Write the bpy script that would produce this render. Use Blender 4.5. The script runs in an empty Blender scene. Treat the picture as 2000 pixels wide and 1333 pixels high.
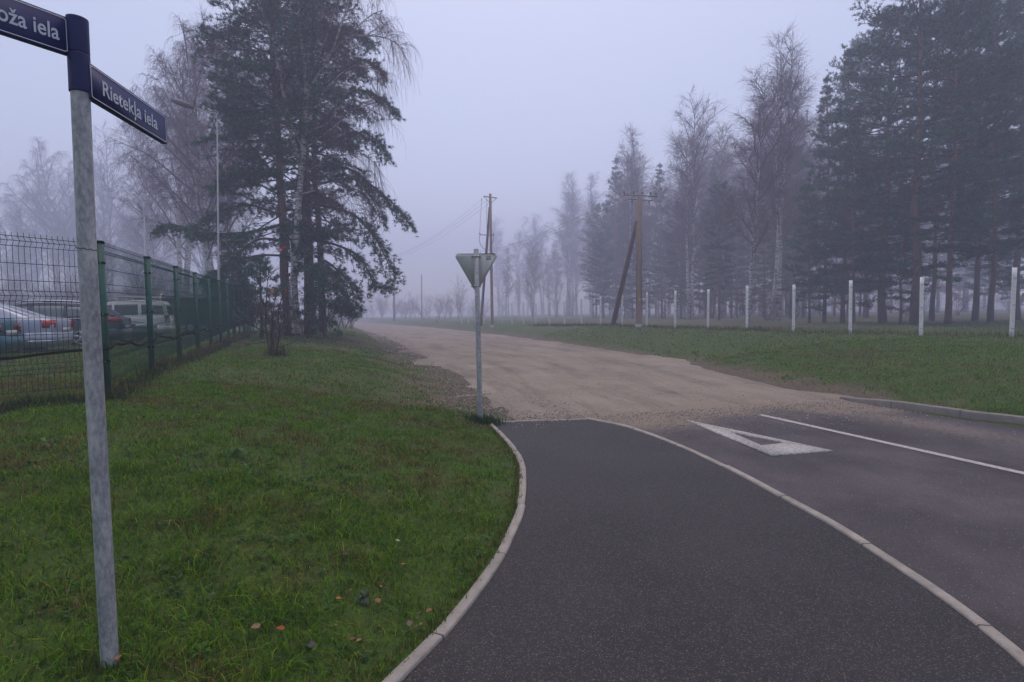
import bpy, math, random
import numpy as np
from mathutils import Vector, Matrix

rnd = random.Random(7)
RNG = np.random.default_rng(7)
scene = bpy.context.scene
COL = scene.collection

# ------------------------------------------------------------------ camera
FPX = 1040.0
EYE = 1.70
PITCH = math.atan(54.0 / FPX)
ROLL = -0.014
cam_rot = Matrix.Rotation(math.pi / 2 - PITCH, 3, 'X') @ Matrix.Rotation(ROLL, 3, 'Z')
cd = bpy.data.cameras.new('camera')
cd.sensor_width = 36.0
cd.lens = 36.0 * FPX / 2000.0
cd.clip_start = 0.05
cd.clip_end = 2000.0
cam = bpy.data.objects.new('camera', cd)
COL.objects.link(cam)
cam.matrix_world = Matrix.Translation((0, 0, EYE)) @ cam_rot.to_4x4()
scene.camera = cam
CR = np.array(cam_rot)


def ray(px, py):
    return CR @ np.array([(px - 1000.0) / FPX, (666.5 - py) / FPX, -1.0])


def P(px, py, d):
    r = ray(px, py)
    return np.array([0, 0, EYE]) + r * (d / r[1])


def Pz(px, py, z=0.0):
    r = ray(px, py)
    return np.array([0, 0, EYE]) + r * ((z - EYE) / r[2])


# ------------------------------------------------------------------ numpy helpers
def nrm(a):
    return a / np.maximum(np.linalg.norm(a, axis=-1, keepdims=True), 1e-9)


def vnoise(x, y, s, seed=0):
    x = np.asarray(x) / s
    y = np.asarray(y) / s
    xi = np.floor(x).astype(np.int64)
    yi = np.floor(y).astype(np.int64)
    fx = x - xi
    fy = y - yi
    fx = fx * fx * (3 - 2 * fx)
    fy = fy * fy * (3 - 2 * fy)

    def h(i, j):
        n = (i * 374761393 + j * 668265263 + seed * 982451653) & 0x7fffffff
        n = ((n ^ (n >> 13)) * 1274126177) & 0x7fffffff
        return ((n ^ (n >> 16)) & 0xffff) / 65535.0
    return (h(xi, yi) * (1 - fx) + h(xi + 1, yi) * fx) * (1 - fy) + (h(xi, yi + 1) * (1 - fx) + h(xi + 1, yi + 1) * fx) * fy


def resample(pts, n):
    pts = np.asarray(pts, float)
    seg = np.linalg.norm(np.diff(pts, axis=0), axis=1)
    s = np.concatenate([[0], np.cumsum(seg)])
    t = np.linspace(0, s[-1], n)
    return np.stack([np.interp(t, s, pts[:, k]) for k in range(pts.shape[1])], 1)


def smooth_line(pts, n):
    """Catmull-Rom through the points, then an even resample."""
    p = np.asarray(pts, float)
    q = np.concatenate([[2 * p[0] - p[1]], p, [2 * p[-1] - p[-2]]])
    out = []
    for i in range(1, len(q) - 2):
        a, b, c, d = q[i - 1], q[i], q[i + 1], q[i + 2]
        for t in np.linspace(0, 1, 12, endpoint=False):
            out.append(0.5 * (2 * b + (c - a) * t + (2 * a - 5 * b + 4 * c - d) * t * t + (3 * b - a - 3 * c + d) * t ** 3))
    out.append(p[-1])
    return resample(out, n)


class Geo:
    def __init__(self):
        self.V, self.F, self.C, self.n = [], [], [], 0

    def add(self, V, Fs, col=None):
        V = np.asarray(V, float).reshape(-1, 3)
        for f in Fs:
            f = np.asarray(f, np.int64)
            if f.size:
                self.F.append(f + self.n)
        self.V.append(V)
        if col is not None:
            col = np.asarray(col, float)
            if col.ndim == 1:
                col = np.tile(col, (len(V), 1))
            self.C.append(col)
        self.n += len(V)
        return self

    def box(self, c, s, R=None):
        c, h = np.asarray(c, float), np.asarray(s, float) / 2
        v = np.array([[x, y, z] for x in (-1, 1) for y in (-1, 1) for z in (-1, 1)]) * h
        if R is not None:
            v = v @ np.asarray(R).T
        return self.add(v + c, [[[0, 1, 3, 2], [4, 6, 7, 5], [0, 4, 5, 1], [2, 3, 7, 6], [0, 2, 6, 4], [1, 5, 7, 3]]])

    def tube(self, pts, r, n=10, cap=True):
        pts = np.asarray(pts, float)
        r = np.broadcast_to(np.asarray(r, float), (len(pts),))
        V, F = tubes(pts[None], r[None], n)
        b = self.n
        self.add(V, [F])
        if cap:
            k = len(pts)
            self.F.append(np.array([list(range(n))[::-1]]) + b)
            self.F.append(np.array([list(range((k - 1) * n, k * n))]) + b)
        return self

    def prism(self, poly, o, ux, uy, un, t):
        """polygon (2-D list) in the frame o,ux,uy extruded t along un (centred)."""
        poly = np.asarray(poly, float)
        k = len(poly)
        a = o + poly[:, :1] * ux + poly[:, 1:] * uy
        V = np.concatenate([a - un * t / 2, a + un * t / 2])
        side = [[i, (i + 1) % k, k + (i + 1) % k, k + i] for i in range(k)]
        return self.add(V, [side, [list(range(k))[::-1]], [list(range(k, 2 * k))]])


def tubes(Pt, R, n=3):
    """Pt (T,K,3), R (T,K) -> verts, quads."""
    T, K, _ = Pt.shape
    tan = nrm(np.gradient(Pt, axis=1))
    mean = nrm(tan.mean(axis=1))
    ref = np.where(np.abs(mean[:, 2:3]) > 0.9, np.array([[1.0, 0, 0]]), np.array([[0, 0, 1.0]]))
    u = nrm(np.cross(tan, ref[:, None, :]))
    v = np.cross(tan, u)
    a = np.arange(n) * 2 * math.pi / n
    V = Pt[:, :, None, :] + R[:, :, None, None] * (np.cos(a)[None, None, :, None] * u[:, :, None, :] + np.sin(a)[None, None, :, None] * v[:, :, None, :])
    idx = np.arange(T * K * n).reshape(T, K, n)
    nx = np.roll(idx, -1, axis=2)
    F = np.stack([idx[:, :-1], nx[:, :-1], nx[:, 1:], idx[:, 1:]], -1).reshape(-1, 4)
    return V.reshape(-1, 3), F


def mk(name, geo, mat, parent=None, smooth=False, attrs=None, off=None):
    V = np.concatenate(geo.V) if geo.V else np.zeros((0, 3))
    if off is not None:
        V = V - np.asarray(off, float)
    me = bpy.data.meshes.new(name)
    me.vertices.add(len(V))
    me.vertices.foreach_set('co', np.ascontiguousarray(V, np.float32).ravel())
    loops = np.concatenate([f.ravel() for f in geo.F])
    tot = np.concatenate([np.full(len(f), f.shape[1]) for f in geo.F])
    me.loops.add(len(loops))
    me.loops.foreach_set('vertex_index', loops.astype(np.int32))
    me.polygons.add(len(tot))
    me.polygons.foreach_set('loop_start', np.concatenate([[0], np.cumsum(tot)[:-1]]).astype(np.int32))
    me.update(calc_edges=True)
    if geo.C:
        C = np.concatenate(geo.C)
        a = me.attributes.new('tone', 'FLOAT_COLOR', 'POINT')
        a.data.foreach_set('color', np.concatenate([C, np.ones((len(C), 1))], 1).astype(np.float32).ravel())
    for k, arr in (attrs or {}).items():
        a = me.attributes.new(k, 'FLOAT', 'POINT')
        a.data.foreach_set('value', np.asarray(arr, np.float32))
    if smooth:
        me.polygons.foreach_set('use_smooth', np.ones(len(tot), bool))
    me.materials.append(mat)
    o = bpy.data.objects.new(name, me)
    COL.objects.link(o)
    if parent is not None:
        o.parent = parent
    return o


def empty(name, loc, rz=0.0):
    o = bpy.data.objects.new(name, None)
    o.empty_display_size = 0.2
    o.location = [float(c) for c in loc]
    o.rotation_euler = (0, 0, rz)
    COL.objects.link(o)
    return o


def tag(o, label=None, cat=None, group=None, kind=None):
    for k, v in (('label', label), ('category', cat), ('group', group), ('kind', kind)):
        if v:
            o[k] = v
    return o


def copy_tree(o):
    c = o.copy()
    COL.objects.link(c)
    for ch in list(o.children):
        d = ch.copy()
        COL.objects.link(d)
        d.parent = c
        for g in list(ch.children):
            e = g.copy()
            COL.objects.link(e)
            e.parent = d
    return c


# ------------------------------------------------------------------ materials
def newmat(name):
    m = bpy.data.materials.new(name)
    m.use_nodes = True
    nt = m.node_tree
    b = nt.nodes['Principled BSDF']
    return m, nt, b


def nd(nt, t, **kw):
    n = nt.nodes.new(t)
    for k, v in kw.items():
        if hasattr(n, k):
            setattr(n, k, v)
        else:
            n.inputs[k].default_value = v
    return n


def coords(nt, scale=(1, 1, 1), rot=(0, 0, 0)):
    tc = nd(nt, 'ShaderNodeTexCoord')
    mp = nd(nt, 'ShaderNodeMapping')
    mp.inputs['Scale'].default_value = scale
    mp.inputs['Rotation'].default_value = rot
    nt.links.new(tc.outputs['Object'], mp.inputs['Vector'])
    return mp.outputs[0]


def noise(nt, vec, scale, detail=4, rough=0.6):
    n = nd(nt, 'ShaderNodeTexNoise')
    n.inputs['Scale'].default_value = scale
    n.inputs['Detail'].default_value = detail
    n.inputs['Roughness'].default_value = rough
    nt.links.new(vec, n.inputs['Vector'])
    return n.outputs['Fac']


def ramp(nt, fac, stops):
    r = nd(nt, 'ShaderNodeValToRGB')
    e = r.color_ramp.elements
    while len(e) < len(stops):
        e.new(0.5)
    for i, (p, c) in enumerate(stops):
        e[i].position = p
        e[i].color = (c, c, c, 1) if isinstance(c, (int, float)) else (*c, 1)
    nt.links.new(fac, r.inputs[0])
    return r.outputs[0]


def mixc(nt, fac, a, b, mode='MIX'):
    m = nd(nt, 'ShaderNodeMix', data_type='RGBA', blend_type=mode)
    for sock, v in ((m.inputs[0], fac), (m.inputs[6], a), (m.inputs[7], b)):
        if isinstance(v, (int, float)):
            sock.default_value = v
        elif isinstance(v, tuple):
            sock.default_value = (*v, 1)
        else:
            nt.links.new(v, sock)
    return m.outputs[2]


def bump(nt, b, h, strength, dist=0.01):
    n = nd(nt, 'ShaderNodeBump')
    n.inputs['Strength'].default_value = strength
    n.inputs['Distance'].default_value = dist
    nt.links.new(h, n.inputs['Height'])
    nt.links.new(n.outputs[0], b.inputs['Normal'])


def mat(name, c1, c2=None, scale=4.0, rough=0.7, metal=0.0, bmp=0.0, stretch=(1, 1, 1), spec=0.5, coat=0.0):
    m, nt, b = newmat(name)
    b.inputs['Roughness'].default_value = rough
    b.inputs['Metallic'].default_value = metal
    b.inputs['Specular IOR Level'].default_value = spec
    b.inputs['Coat Weight'].default_value = coat
    if c2 is None:
        c2 = tuple(x * 0.8 for x in c1)
    v = coords(nt, stretch)
    f = noise(nt, v, scale, 5, 0.65)
    nt.links.new(ramp(nt, f, [(0.35, c1), (0.65, c2)]), b.inputs['Base Color'])
    if bmp:
        bump(nt, b, f, bmp, 0.01)
    return m


def tone_mat(name, rough=0.6, spec=0.3, sub=0.0):
    m, nt, b = newmat(name)
    a = nd(nt, 'ShaderNodeAttribute', attribute_name='tone')
    nt.links.new(a.outputs['Color'], b.inputs['Base Color'])
    b.inputs['Roughness'].default_value = rough
    b.inputs['Specular IOR Level'].default_value = spec
    if sub:
        tr = nd(nt, 'ShaderNodeBsdfTranslucent')
        nt.links.new(a.outputs['Color'], tr.inputs['Color'])
        mx = nd(nt, 'ShaderNodeMixShader')
        mx.inputs[0].default_value = sub
        nt.links.new(b.outputs[0], mx.inputs[1])
        nt.links.new(tr.outputs[0], mx.inputs[2])
        nt.links.new(mx.outputs[0], nt.nodes['Material Output'].inputs['Surface'])
    return m


M = {}
M['blade'] = tone_mat('grass_blade', 0.65, 0.1, 0.35)
M['needle'] = tone_mat('pine_needle', 0.7, 0.1, 0.15)
M['leaf'] = tone_mat('leaf', 0.6, 0.15, 0.25)
M['stone'] = tone_mat('loose_stone', 0.85, 0.2)
M['twig'] = mat('birch_twig', (0.105, 0.050, 0.066), (0.075, 0.036, 0.048), 2.0, 0.9, spec=0.1)
M['dark_twig'] = mat('dark_twig', (0.035, 0.026, 0.022), (0.055, 0.04, 0.03), 3.0, 0.8)
M['navy'] = mat('navy_enamel', (0.008, 0.012, 0.075), (0.010, 0.015, 0.09), 6.0, 0.5, spec=0.3)
M['letter'] = mat('reflective_letter', (0.50, 0.52, 0.60), (0.55, 0.57, 0.64), 20.0, 0.5)
M['sign_back'] = mat('sign_back_grey', (0.42, 0.42, 0.41), (0.50, 0.50, 0.48), 9.0, 0.5, stretch=(3, 3, 0.6))
M['sticker'] = mat('paper_sticker', (0.45, 0.44, 0.42), (0.25, 0.25, 0.25), 90.0, 0.7)
M['red_film'] = mat('red_reflective_film', (0.45, 0.02, 0.02), (0.42, 0.02, 0.02), 5.0, 0.4)
M['white_paint'] = mat('white_paint', (0.85, 0.84, 0.82), (0.70, 0.69, 0.67), 7.0, 0.6, bmp=0.1)
M['white_plastic'] = mat('white_plastic', (0.6, 0.6, 0.6), (0.55, 0.55, 0.55), 7.0, 0.5)
M['black_rubber'] = mat('black_rubber', (0.008, 0.008, 0.009), (0.014, 0.014, 0.014), 20.0, 0.9, spec=0.1)
M['green_coat'] = mat('green_powder_coat', (0.003, 0.062, 0.038), (0.004, 0.078, 0.048), 8.0, 0.45)
M['green_wire'] = mat('green_wire_coat', (0.001, 0.050, 0.030), (0.002, 0.060, 0.036), 8.0, 0.7, spec=0.1)
M['zinc_wire'] = mat('zinc_wire', (0.16, 0.16, 0.17), (0.10, 0.09, 0.09), 8.0, 0.5, metal=0.4)
M['steel'] = mat('bright_steel', (0.42, 0.43, 0.45), (0.3, 0.3, 0.32), 12.0, 0.35, metal=0.7)
M['lamp_pole'] = mat('lamp_pole_zinc', (0.32, 0.33, 0.35), (0.26, 0.27, 0.29), 6.0, 0.5, metal=0.2)
M['lamp_head'] = mat('lamp_head_grey', (0.10, 0.10, 0.11), (0.13, 0.13, 0.14), 6.0, 0.5)
M['pole_wood'] = mat('weathered_pole_wood', (0.33, 0.215, 0.135), (0.20, 0.125, 0.085), 5.0, 0.85, stretch=(6, 6, 0.35), bmp=0.3)
M['pole_dark'] = mat('dark_tarred_pole_wood', (0.13, 0.075, 0.058), (0.09, 0.052, 0.043), 5.0, 0.85, stretch=(6, 6, 0.35), bmp=0.3)
M['arm_metal'] = mat('crossarm_metal', (0.16, 0.17, 0.18), (0.10, 0.11, 0.12), 8.0, 0.5, metal=0.4)
M['cable'] = mat('aluminium_cable', (0.10, 0.10, 0.11), (0.13, 0.13, 0.14), 3.0, 0.5)
M['concrete'] = mat('pale_concrete', (0.36, 0.35, 0.34), (0.28, 0.27, 0.26), 9.0, 0.85, bmp=0.2)
M['yellow'] = mat('yellow_film', (0.6, 0.42, 0.03), (0.55, 0.38, 0.03), 9.0, 0.5)
M['glass'] = mat('car_glass', (0.02, 0.024, 0.026), (0.03, 0.034, 0.036), 2.0, 0.06, spec=0.7)
M['pale_glass'] = mat('pale_car_glass', (0.10, 0.125, 0.125), (0.07, 0.09, 0.09), 2.0, 0.08, spec=0.7)
M['tyre'] = mat('tyre_rubber', (0.012, 0.012, 0.012), (0.02, 0.02, 0.02), 20.0, 0.8)
M['rim'] = mat('alloy_rim', (0.40, 0.41, 0.43), (0.3, 0.3, 0.32), 10.0, 0.35, metal=0.6)
M['chrome'] = mat('chrome_trim', (0.7, 0.7, 0.72), (0.6, 0.6, 0.62), 10.0, 0.15, metal=0.9)
M['taillight'] = mat('red_lens', (0.42, 0.006, 0.012), (0.30, 0.004, 0.008), 12.0, 0.15, coat=0.5)
M['amber'] = mat('dull_red_lens', (0.16, 0.012, 0.012), (0.10, 0.02, 0.01), 12.0, 0.15)
M['clear_lens'] = mat('clear_lens', (0.7, 0.72, 0.75), (0.5, 0.52, 0.55), 12.0, 0.1, coat=0.5)
M['plate'] = mat('number_plate', (0.5, 0.5, 0.52), (0.4, 0.4, 0.42), 40.0, 0.5)
M['trim_black'] = mat('black_trim', (0.014, 0.014, 0.015), (0.02, 0.02, 0.02), 9.0, 0.5)


def car_paint(name, c):
    return mat(name, c, tuple(x * 0.93 for x in c), 1.0, 0.36, metal=0.2, coat=0.25)


def galvanised():
    m, nt, b = newmat('galvanised_steel')
    v = coords(nt, (1, 1, 0.35))
    f = noise(nt, v, 14.0, 6, 0.7)
    g = noise(nt, coords(nt, (1, 1, 0.5)), 70.0, 3, 0.6)
    c = ramp(nt, f, [(0.30, (0.11, 0.12, 0.125)), (0.5, (0.30, 0.305, 0.32)), (0.66, (0.58, 0.57, 0.55))])
    c = mixc(nt, 0.45, c, ramp(nt, g, [(0.35, (0.16, 0.165, 0.18)), (0.65, (0.50, 0.49, 0.48))]))
    nt.links.new(c, b.inputs['Base Color'])
    b.inputs['Metallic'].default_value = 0.1
    b.inputs['Roughness'].default_value = 0.5
    bump(nt, b, g, 0.12, 0.004)
    return m


M['galv'] = galvanised()


def asphalt(name, dark, light, fleck, rot, fleckamt, scale=120.0, sand=False):
    m, nt, b = newmat(name)
    v = coords(nt)
    vo = nd(nt, 'ShaderNodeTexVoronoi')
    vo.inputs['Scale'].default_value = scale
    nt.links.new(v, vo.inputs['Vector'])
    sep = nd(nt, 'ShaderNodeSeparateColor')
    nt.links.new(vo.outputs['Color'], sep.inputs[0])
    big = noise(nt, v, 0.9, 4, 0.6)
    if sand:
        lc = nd(nt, 'ShaderNodeCombineXYZ')
        for k_, n_ in ((0, 'across'), (1, 'along')):
            q_ = nd(nt, 'ShaderNodeAttribute', attribute_name=n_)
            nt.links.new(q_.outputs['Fac'], lc.inputs[k_])
        streak = noise(nt, lc.outputs[0], 0.85, 3, 0.5)
    else:
        streak = noise(nt, coords(nt, (0.4, 1.0, 1.0), (0, 0, rot)), 1.1, 4, 0.6)
    fine = noise(nt, v, 45.0, 4, 0.7)
    base = ramp(nt, streak, [(0.36, dark), (0.64, light)])
    base = mixc(nt, 0.5, base, ramp(nt, big, [(0.38, tuple(q * 0.8 for q in dark)), (0.62, tuple(q * 1.12 for q in light))]))
    base = mixc(nt, 0.55, base, ramp(nt, fine, [(0.3, 0.35), (0.7, 1.0)]), 'MULTIPLY')
    fl = ramp(nt, sep.outputs[0], [(1 - fleckamt - 0.03, 0.0), (1 - fleckamt + 0.03, 1.0)])
    fv = mixc(nt, sep.outputs[1], tuple(x * 0.35 for x in fleck), fleck)
    c = mixc(nt, fl, base, fv)
    if sand:
        at = nd(nt, 'ShaderNodeAttribute', attribute_name='sand')
        br = noise(nt, v, 16.0, 6, 0.8)
        ad = nd(nt, 'ShaderNodeMath', operation='ADD')
        nt.links.new(at.outputs['Fac'], ad.inputs[0])
        nt.links.new(br, ad.inputs[1])
        c = mixc(nt, ramp(nt, ad.outputs[0], [(0.62, 0.0), (0.98, 0.9)]), c, (0.20, 0.16, 0.118))
    nt.links.new(c, b.inputs['Base Color'])
    b.inputs['Roughness'].default_value = 0.72
    b.inputs['Specular IOR Level'].default_value = 0.35
    bump(nt, b, vo.outputs['Distance'], 0.5, 0.006)
    return m


def gravel_mat():
    m, nt, b = newmat('packed_sandy_gravel')
    v = coords(nt)
    f = noise(nt, v, 0.55, 6, 0.6)
    g = noise(nt, v, 22.0, 8, 0.85)
    lc = nd(nt, 'ShaderNodeCombineXYZ')
    for k_, n_ in ((0, 'across'), (1, 'along')):
        q_ = nd(nt, 'ShaderNodeAttribute', attribute_name=n_)
        nt.links.new(q_.outputs['Fac'], lc.inputs[k_])
    st = noise(nt, lc.outputs[0], 1.3, 6, 0.7)
    pot = noise(nt, v, 1.7, 3, 0.5)
    c = ramp(nt, f, [(0.3, (0.135, 0.118, 0.095)), (0.5, (0.22, 0.192, 0.155)), (0.72, (0.295, 0.26, 0.21))])
    c = mixc(nt, 0.5, c, ramp(nt, st, [(0.36, (0.105, 0.088, 0.07)), (0.5, (0.25, 0.21, 0.165)), (0.66, (0.33, 0.28, 0.215))]))
    c = mixc(nt, ramp(nt, pot, [(0.62, 0.0), (0.70, 0.45)]), c, (0.085, 0.07, 0.058))
    c = mixc(nt, 0.8, c, ramp(nt, g, [(0.3, 0.4), (0.7, 1.25)]), 'MULTIPLY')
    nt.links.new(c, b.inputs['Base Color'])
    b.inputs['Roughness'].default_value = 0.9
    b.inputs['Specular IOR Level'].default_value = 0.15
    bump(nt, b, g, 0.5, 0.012)
    return m


def ground_mat():
    m, nt, b = newmat('turf_and_soil')
    v = coords(nt)
    f = noise(nt, v, 0.8, 6, 0.65)
    g = noise(nt, v, 14.0, 6, 0.75)
    k = noise(nt, v, 60.0, 4, 0.75)
    c = ramp(nt, f, [(0.3, (0.045, 0.085, 0.012)), (0.5, (0.052, 0.092, 0.014)), (0.7, (0.085, 0.085, 0.02))])
    c = mixc(nt, 0.6, c, ramp(nt, g, [(0.35, (0.034, 0.040, 0.012)), (0.6, (0.062, 0.11, 0.02))]))
    s = ramp(nt, g, [(0.3, (0.06, 0.042, 0.03)), (0.7, (0.17, 0.13, 0.10))])
    a = nd(nt, 'ShaderNodeAttribute', attribute_name='dirt')
    dm = nd(nt, 'ShaderNodeMath', operation='MULTIPLY')
    nt.links.new(a.outputs['Fac'], dm.inputs[0])
    nt.links.new(ramp(nt, g, [(0.25, 0.55), (0.6, 1.0)]), dm.inputs[1])
    c = mixc(nt, dm.outputs[0], c, s)
    c = mixc(nt, 0.6, c, ramp(nt, k, [(0.3, 0.5), (0.7, 1.2)]), 'MULTIPLY')
    nt.links.new(c, b.inputs['Base Color'])
    b.inputs['Roughness'].default_value = 0.9
    b.inputs['Specular IOR Level'].default_value = 0.15
    bump(nt, b, k, 0.6, 0.03)
    return m


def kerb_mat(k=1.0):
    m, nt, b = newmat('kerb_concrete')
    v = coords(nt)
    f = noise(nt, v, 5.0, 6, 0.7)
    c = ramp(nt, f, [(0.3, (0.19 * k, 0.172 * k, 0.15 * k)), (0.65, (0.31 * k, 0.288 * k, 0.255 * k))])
    a = nd(nt, 'ShaderNodeAttribute', attribute_name='run')
    fr = nd(nt, 'ShaderNodeMath', operation='FRACT')
    nt.links.new(a.outputs['Fac'], fr.inputs[0])
    j = ramp(nt, fr.outputs[0], [(0.0, 0.12), (0.010, 0.3), (0.016, 1.0)])
    c = mixc(nt, 1.0, c, j, 'MULTIPLY')
    g = noise(nt, v, 90.0, 3, 0.6)
    c = mixc(nt, 0.35, c, ramp(nt, g, [(0.3, 0.6), (0.7, 1.15)]), 'MULTIPLY')
    nt.links.new(c, b.inputs['Base Color'])
    b.inputs['Roughness'].default_value = 0.85
    bump(nt, b, g, 0.3, 0.004)
    return m


def birch_bark():
    m, nt, b = newmat('birch_bark')
    v = coords(nt, (1.5, 1.5, 5.0))
    f = noise(nt, v, 2.2, 5, 0.7)
    g = noise(nt, coords(nt, (1, 1, 1.5)), 9.0, 4, 0.6)
    c = ramp(nt, f, [(0.40, (0.03, 0.026, 0.024)), (0.48, (0.40, 0.375, 0.36)), (0.62, (0.66, 0.63, 0.60))])
    c = mixc(nt, 0.4, c, ramp(nt, g, [(0.3, 0.55), (0.7, 1.1)]), 'MULTIPLY')
    nt.links.new(c, b.inputs['Base Color'])
    b.inputs['Roughness'].default_value = 0.7
    return m


def pine_bark():
    m, nt, b = newmat('pine_bark')
    tc = nd(nt, 'ShaderNodeTexCoord')
    sp = nd(nt, 'ShaderNodeSeparateXYZ')
    nt.links.new(tc.outputs['Object'], sp.inputs[0])
    mr = nd(nt, 'ShaderNodeMapRange')
    mr.inputs['From Min'].default_value = 0.5
    mr.inputs['From Max'].default_value = 8.0
    nt.links.new(sp.outputs['Z'], mr.inputs['Value'])
    f = noise(nt, coords(nt, (3, 3, 0.7)), 5.0, 5, 0.7)
    lo = ramp(nt, f, [(0.35, (0.035, 0.026, 0.024)), (0.65, (0.095, 0.072, 0.064))])
    hi = ramp(nt, f, [(0.35, (0.16, 0.072, 0.042)), (0.65, (0.30, 0.145, 0.085))])
    nt.links.new(mixc(nt, mr.outputs[0], lo, hi), b.inputs['Base Color'])
    b.inputs['Roughness'].default_value = 0.85
    bump(nt, b, f, 0.4, 0.03)
    return m


M['path'] = asphalt('path_asphalt', (0.0155, 0.0142, 0.0178), (0.027, 0.0245, 0.029), (0.12, 0.11, 0.10), 0.9, 0.13, 190.0)
M['road'] = asphalt('road_asphalt', (0.018, 0.0155, 0.0195), (0.082, 0.070, 0.076), (0.26, 0.24, 0.22), 0.72, 0.022, 170.0, True)
M['gravel'] = gravel_mat()
M['ground'] = ground_mat()
M['kerb'] = kerb_mat()
M['birch'] = birch_bark()
M['pine'] = pine_bark()
M['marking'] = mat('worn_road_paint', (0.46, 0.44, 0.42), (0.20, 0.19, 0.185), 26.0, 0.8, bmp=0.1)

# ------------------------------------------------------------------ ground plan (world metres from the photo's ground lines)
kerbL_px = [(300, 2000), (560, 1600), (690, 1430), (783, 1333), (888, 1222), (975, 1105), (1005, 1045), (1023, 1000), (1029, 956),
            (1028, 920), (1019, 893), (1004, 873), (984, 851), (960, 827)]
kerbR_px = [(1140, 818), (1230, 837), (1320, 870), (1392, 903), (1455, 935), (1500, 960), (1580, 1003), (1640, 1038), (1730, 1097),
            (1830, 1165), (1920, 1234), (2000, 1303), (2150, 1450), (2400, 1750)]
gravL_px = [(1000, 818), (975, 795), (945, 765), (905, 742), (862, 718), (835, 702), (800, 685), (770, 669), (735, 654), (700, 643), (672, 635), (656, 629)]
gravR_px = [(1690, 785), (1640, 777), (1560, 764), (1500, 750), (1430, 733), (1370, 716), (1300, 700), (1230, 690), (1150, 680), (1080, 669),
            (1000, 658), (930, 650), (850, 641), (800, 637), (740, 632), (715, 629.5), (690, 627.5)]
kerbF_px = [(1640, 778), (1715, 791), (1820, 806), (1920, 820), (2000, 829)]


def line_z(px, z=0.0):
    return np.array([Pz(a, b, z) for a, b in px])


kL = smooth_line(line_z(kerbL_px), 90)
kR = smooth_line(line_z(kerbR_px), 90)
gL = smooth_line(line_z(gravL_px), 80)
gR = smooth_line(line_z(gravR_px), 80)
kF = line_z(kerbF_px)
dF = nrm(kF[-1] - kF[1])
kF = np.concatenate([kF, [kF[-1] + dF * t for t in (3, 8, 16, 30)]])
kF = smooth_line(kF, 90)
corr = np.concatenate([[[-3.2, -14, 0], [-1.6, 0, 0]], kL[::3], gL[::3], gR[::-3], kF[4::4], [[70, -14, 0]]])[:, :2]


def sdist(x, y):
    """signed distance to the paved/gravel corridor (positive outside)."""
    x = np.asarray(x, float).ravel()
    y = np.asarray(y, float).ravel()
    out = np.empty(len(x))
    a = corr
    b = np.roll(corr, -1, axis=0)
    for i in range(0, len(x), 40000):
        p = np.stack([x[i:i + 40000], y[i:i + 40000]], 1)
        d2 = np.full(len(p), 1e18)
        inside = np.zeros(len(p), bool)
        for s, e in zip(a, b):
            v = e - s
            w = p - s
            t = np.clip((w @ v) / max(v @ v, 1e-12), 0, 1)
            q = w - t[:, None] * v
            d2 = np.minimum(d2, (q * q).sum(1))
            c = (s[1] > p[:, 1]) != (e[1] > p[:, 1])
            if abs(v[1]) > 1e-12:
                inside ^= c & (p[:, 0] < s[0] + (p[:, 1] - s[1]) * v[0] / v[1])
        d = np.sqrt(d2)
        out[i:i + 40000] = np.where(inside, -d, d)
    return out


_gy = np.linspace(8, 140, 200)
_ol, _or = np.argsort(gL[:, 1]), np.argsort(gR[:, 1])
_gc = 0.5 * (np.interp(_gy, gL[_ol, 1], gL[_ol, 0]) + np.interp(_gy, gR[_or, 1], gR[_or, 0]))


def leftside(x, y):
    return np.asarray(x) < np.interp(y, _gy, _gc)


def height(x, y, sd=None):
    x = np.asarray(x, float)
    y = np.asarray(y, float)
    if sd is None:
        sd = sdist(x, y).reshape(x.shape)
    s = np.maximum(sd, 0)
    gs = np.clip((y - 8.4) / 1.2, 0, 1) * np.clip((60 - y) / 30, 0, 1) * np.where(leftside(x, y), 1.0, 0.0)
    bank = 0.76 * (1 - np.exp(-(np.maximum(s - 0.9 * gs, 0) / (2.7 - 0.7 * gs - 1.0 * np.clip((y - 18) / 15, 0, 1))) ** 1.3)) + 0.03 * gs * np.clip(s / 0.9, 0, 1)
    far = np.clip((y - 30) / 50, 0, 1)
    bank = bank * (1 - 0.12 * far)
    rough = (vnoise(x, y, 0.55, 1) - 0.5) * 0.05 + (vnoise(x, y, 0.17, 2) - 0.5) * 0.022 + (vnoise(x, y, 3.1, 3) - 0.5) * 0.16
    amt = np.clip(s / 0.8, 0.0, 1)
    gravelside = np.clip((y - 8.6) / 0.6, 0, 1)
    amt = np.maximum(amt, 1.0 * gravelside * np.clip(1 + sd / 0.5, 0, 1))
    rough = rough + gravelside * (vnoise(x, y, 0.30, 4) - 0.5) * 0.05 * np.clip(1.2 - np.abs(sd) / 1.2, 0, 1)
    z = bank + rough * amt
    return np.where(sd < 0, z - 0.10 * np.clip(-sd / 0.35, 0, 1), z)


def hz(x, y):
    return float(height(np.array([x]), np.array([y]))[0])


def G(px, py, lo=1.2, hi=160.0):
    """where the view ray of this ground point meets the terrain"""
    r = ray(px, py)
    r = r / r[1]
    ds = np.geomspace(lo, hi, 900)
    z = EYE + r[2] * ds
    h = height(r[0] * ds, ds)
    k = np.argmax(z < h)
    if not (z < h).any():
        k = len(ds) - 1
    d = ds[k]
    return np.array([r[0] * d, d, h[k]])


def onground(px, d):
    """ground point at forward distance d under picture column px (horizon row)"""
    p = P(px, 614, d)
    return np.array([p[0], d, hz(p[0], d)])


def onverge(px, d, clear=2.0):
    for k in range(200):
        x = P(px, 614, d)[0]
        if sdist([x], [d])[0] > clear:
            break
        d += 0.8
    return onground(px, d)


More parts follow.
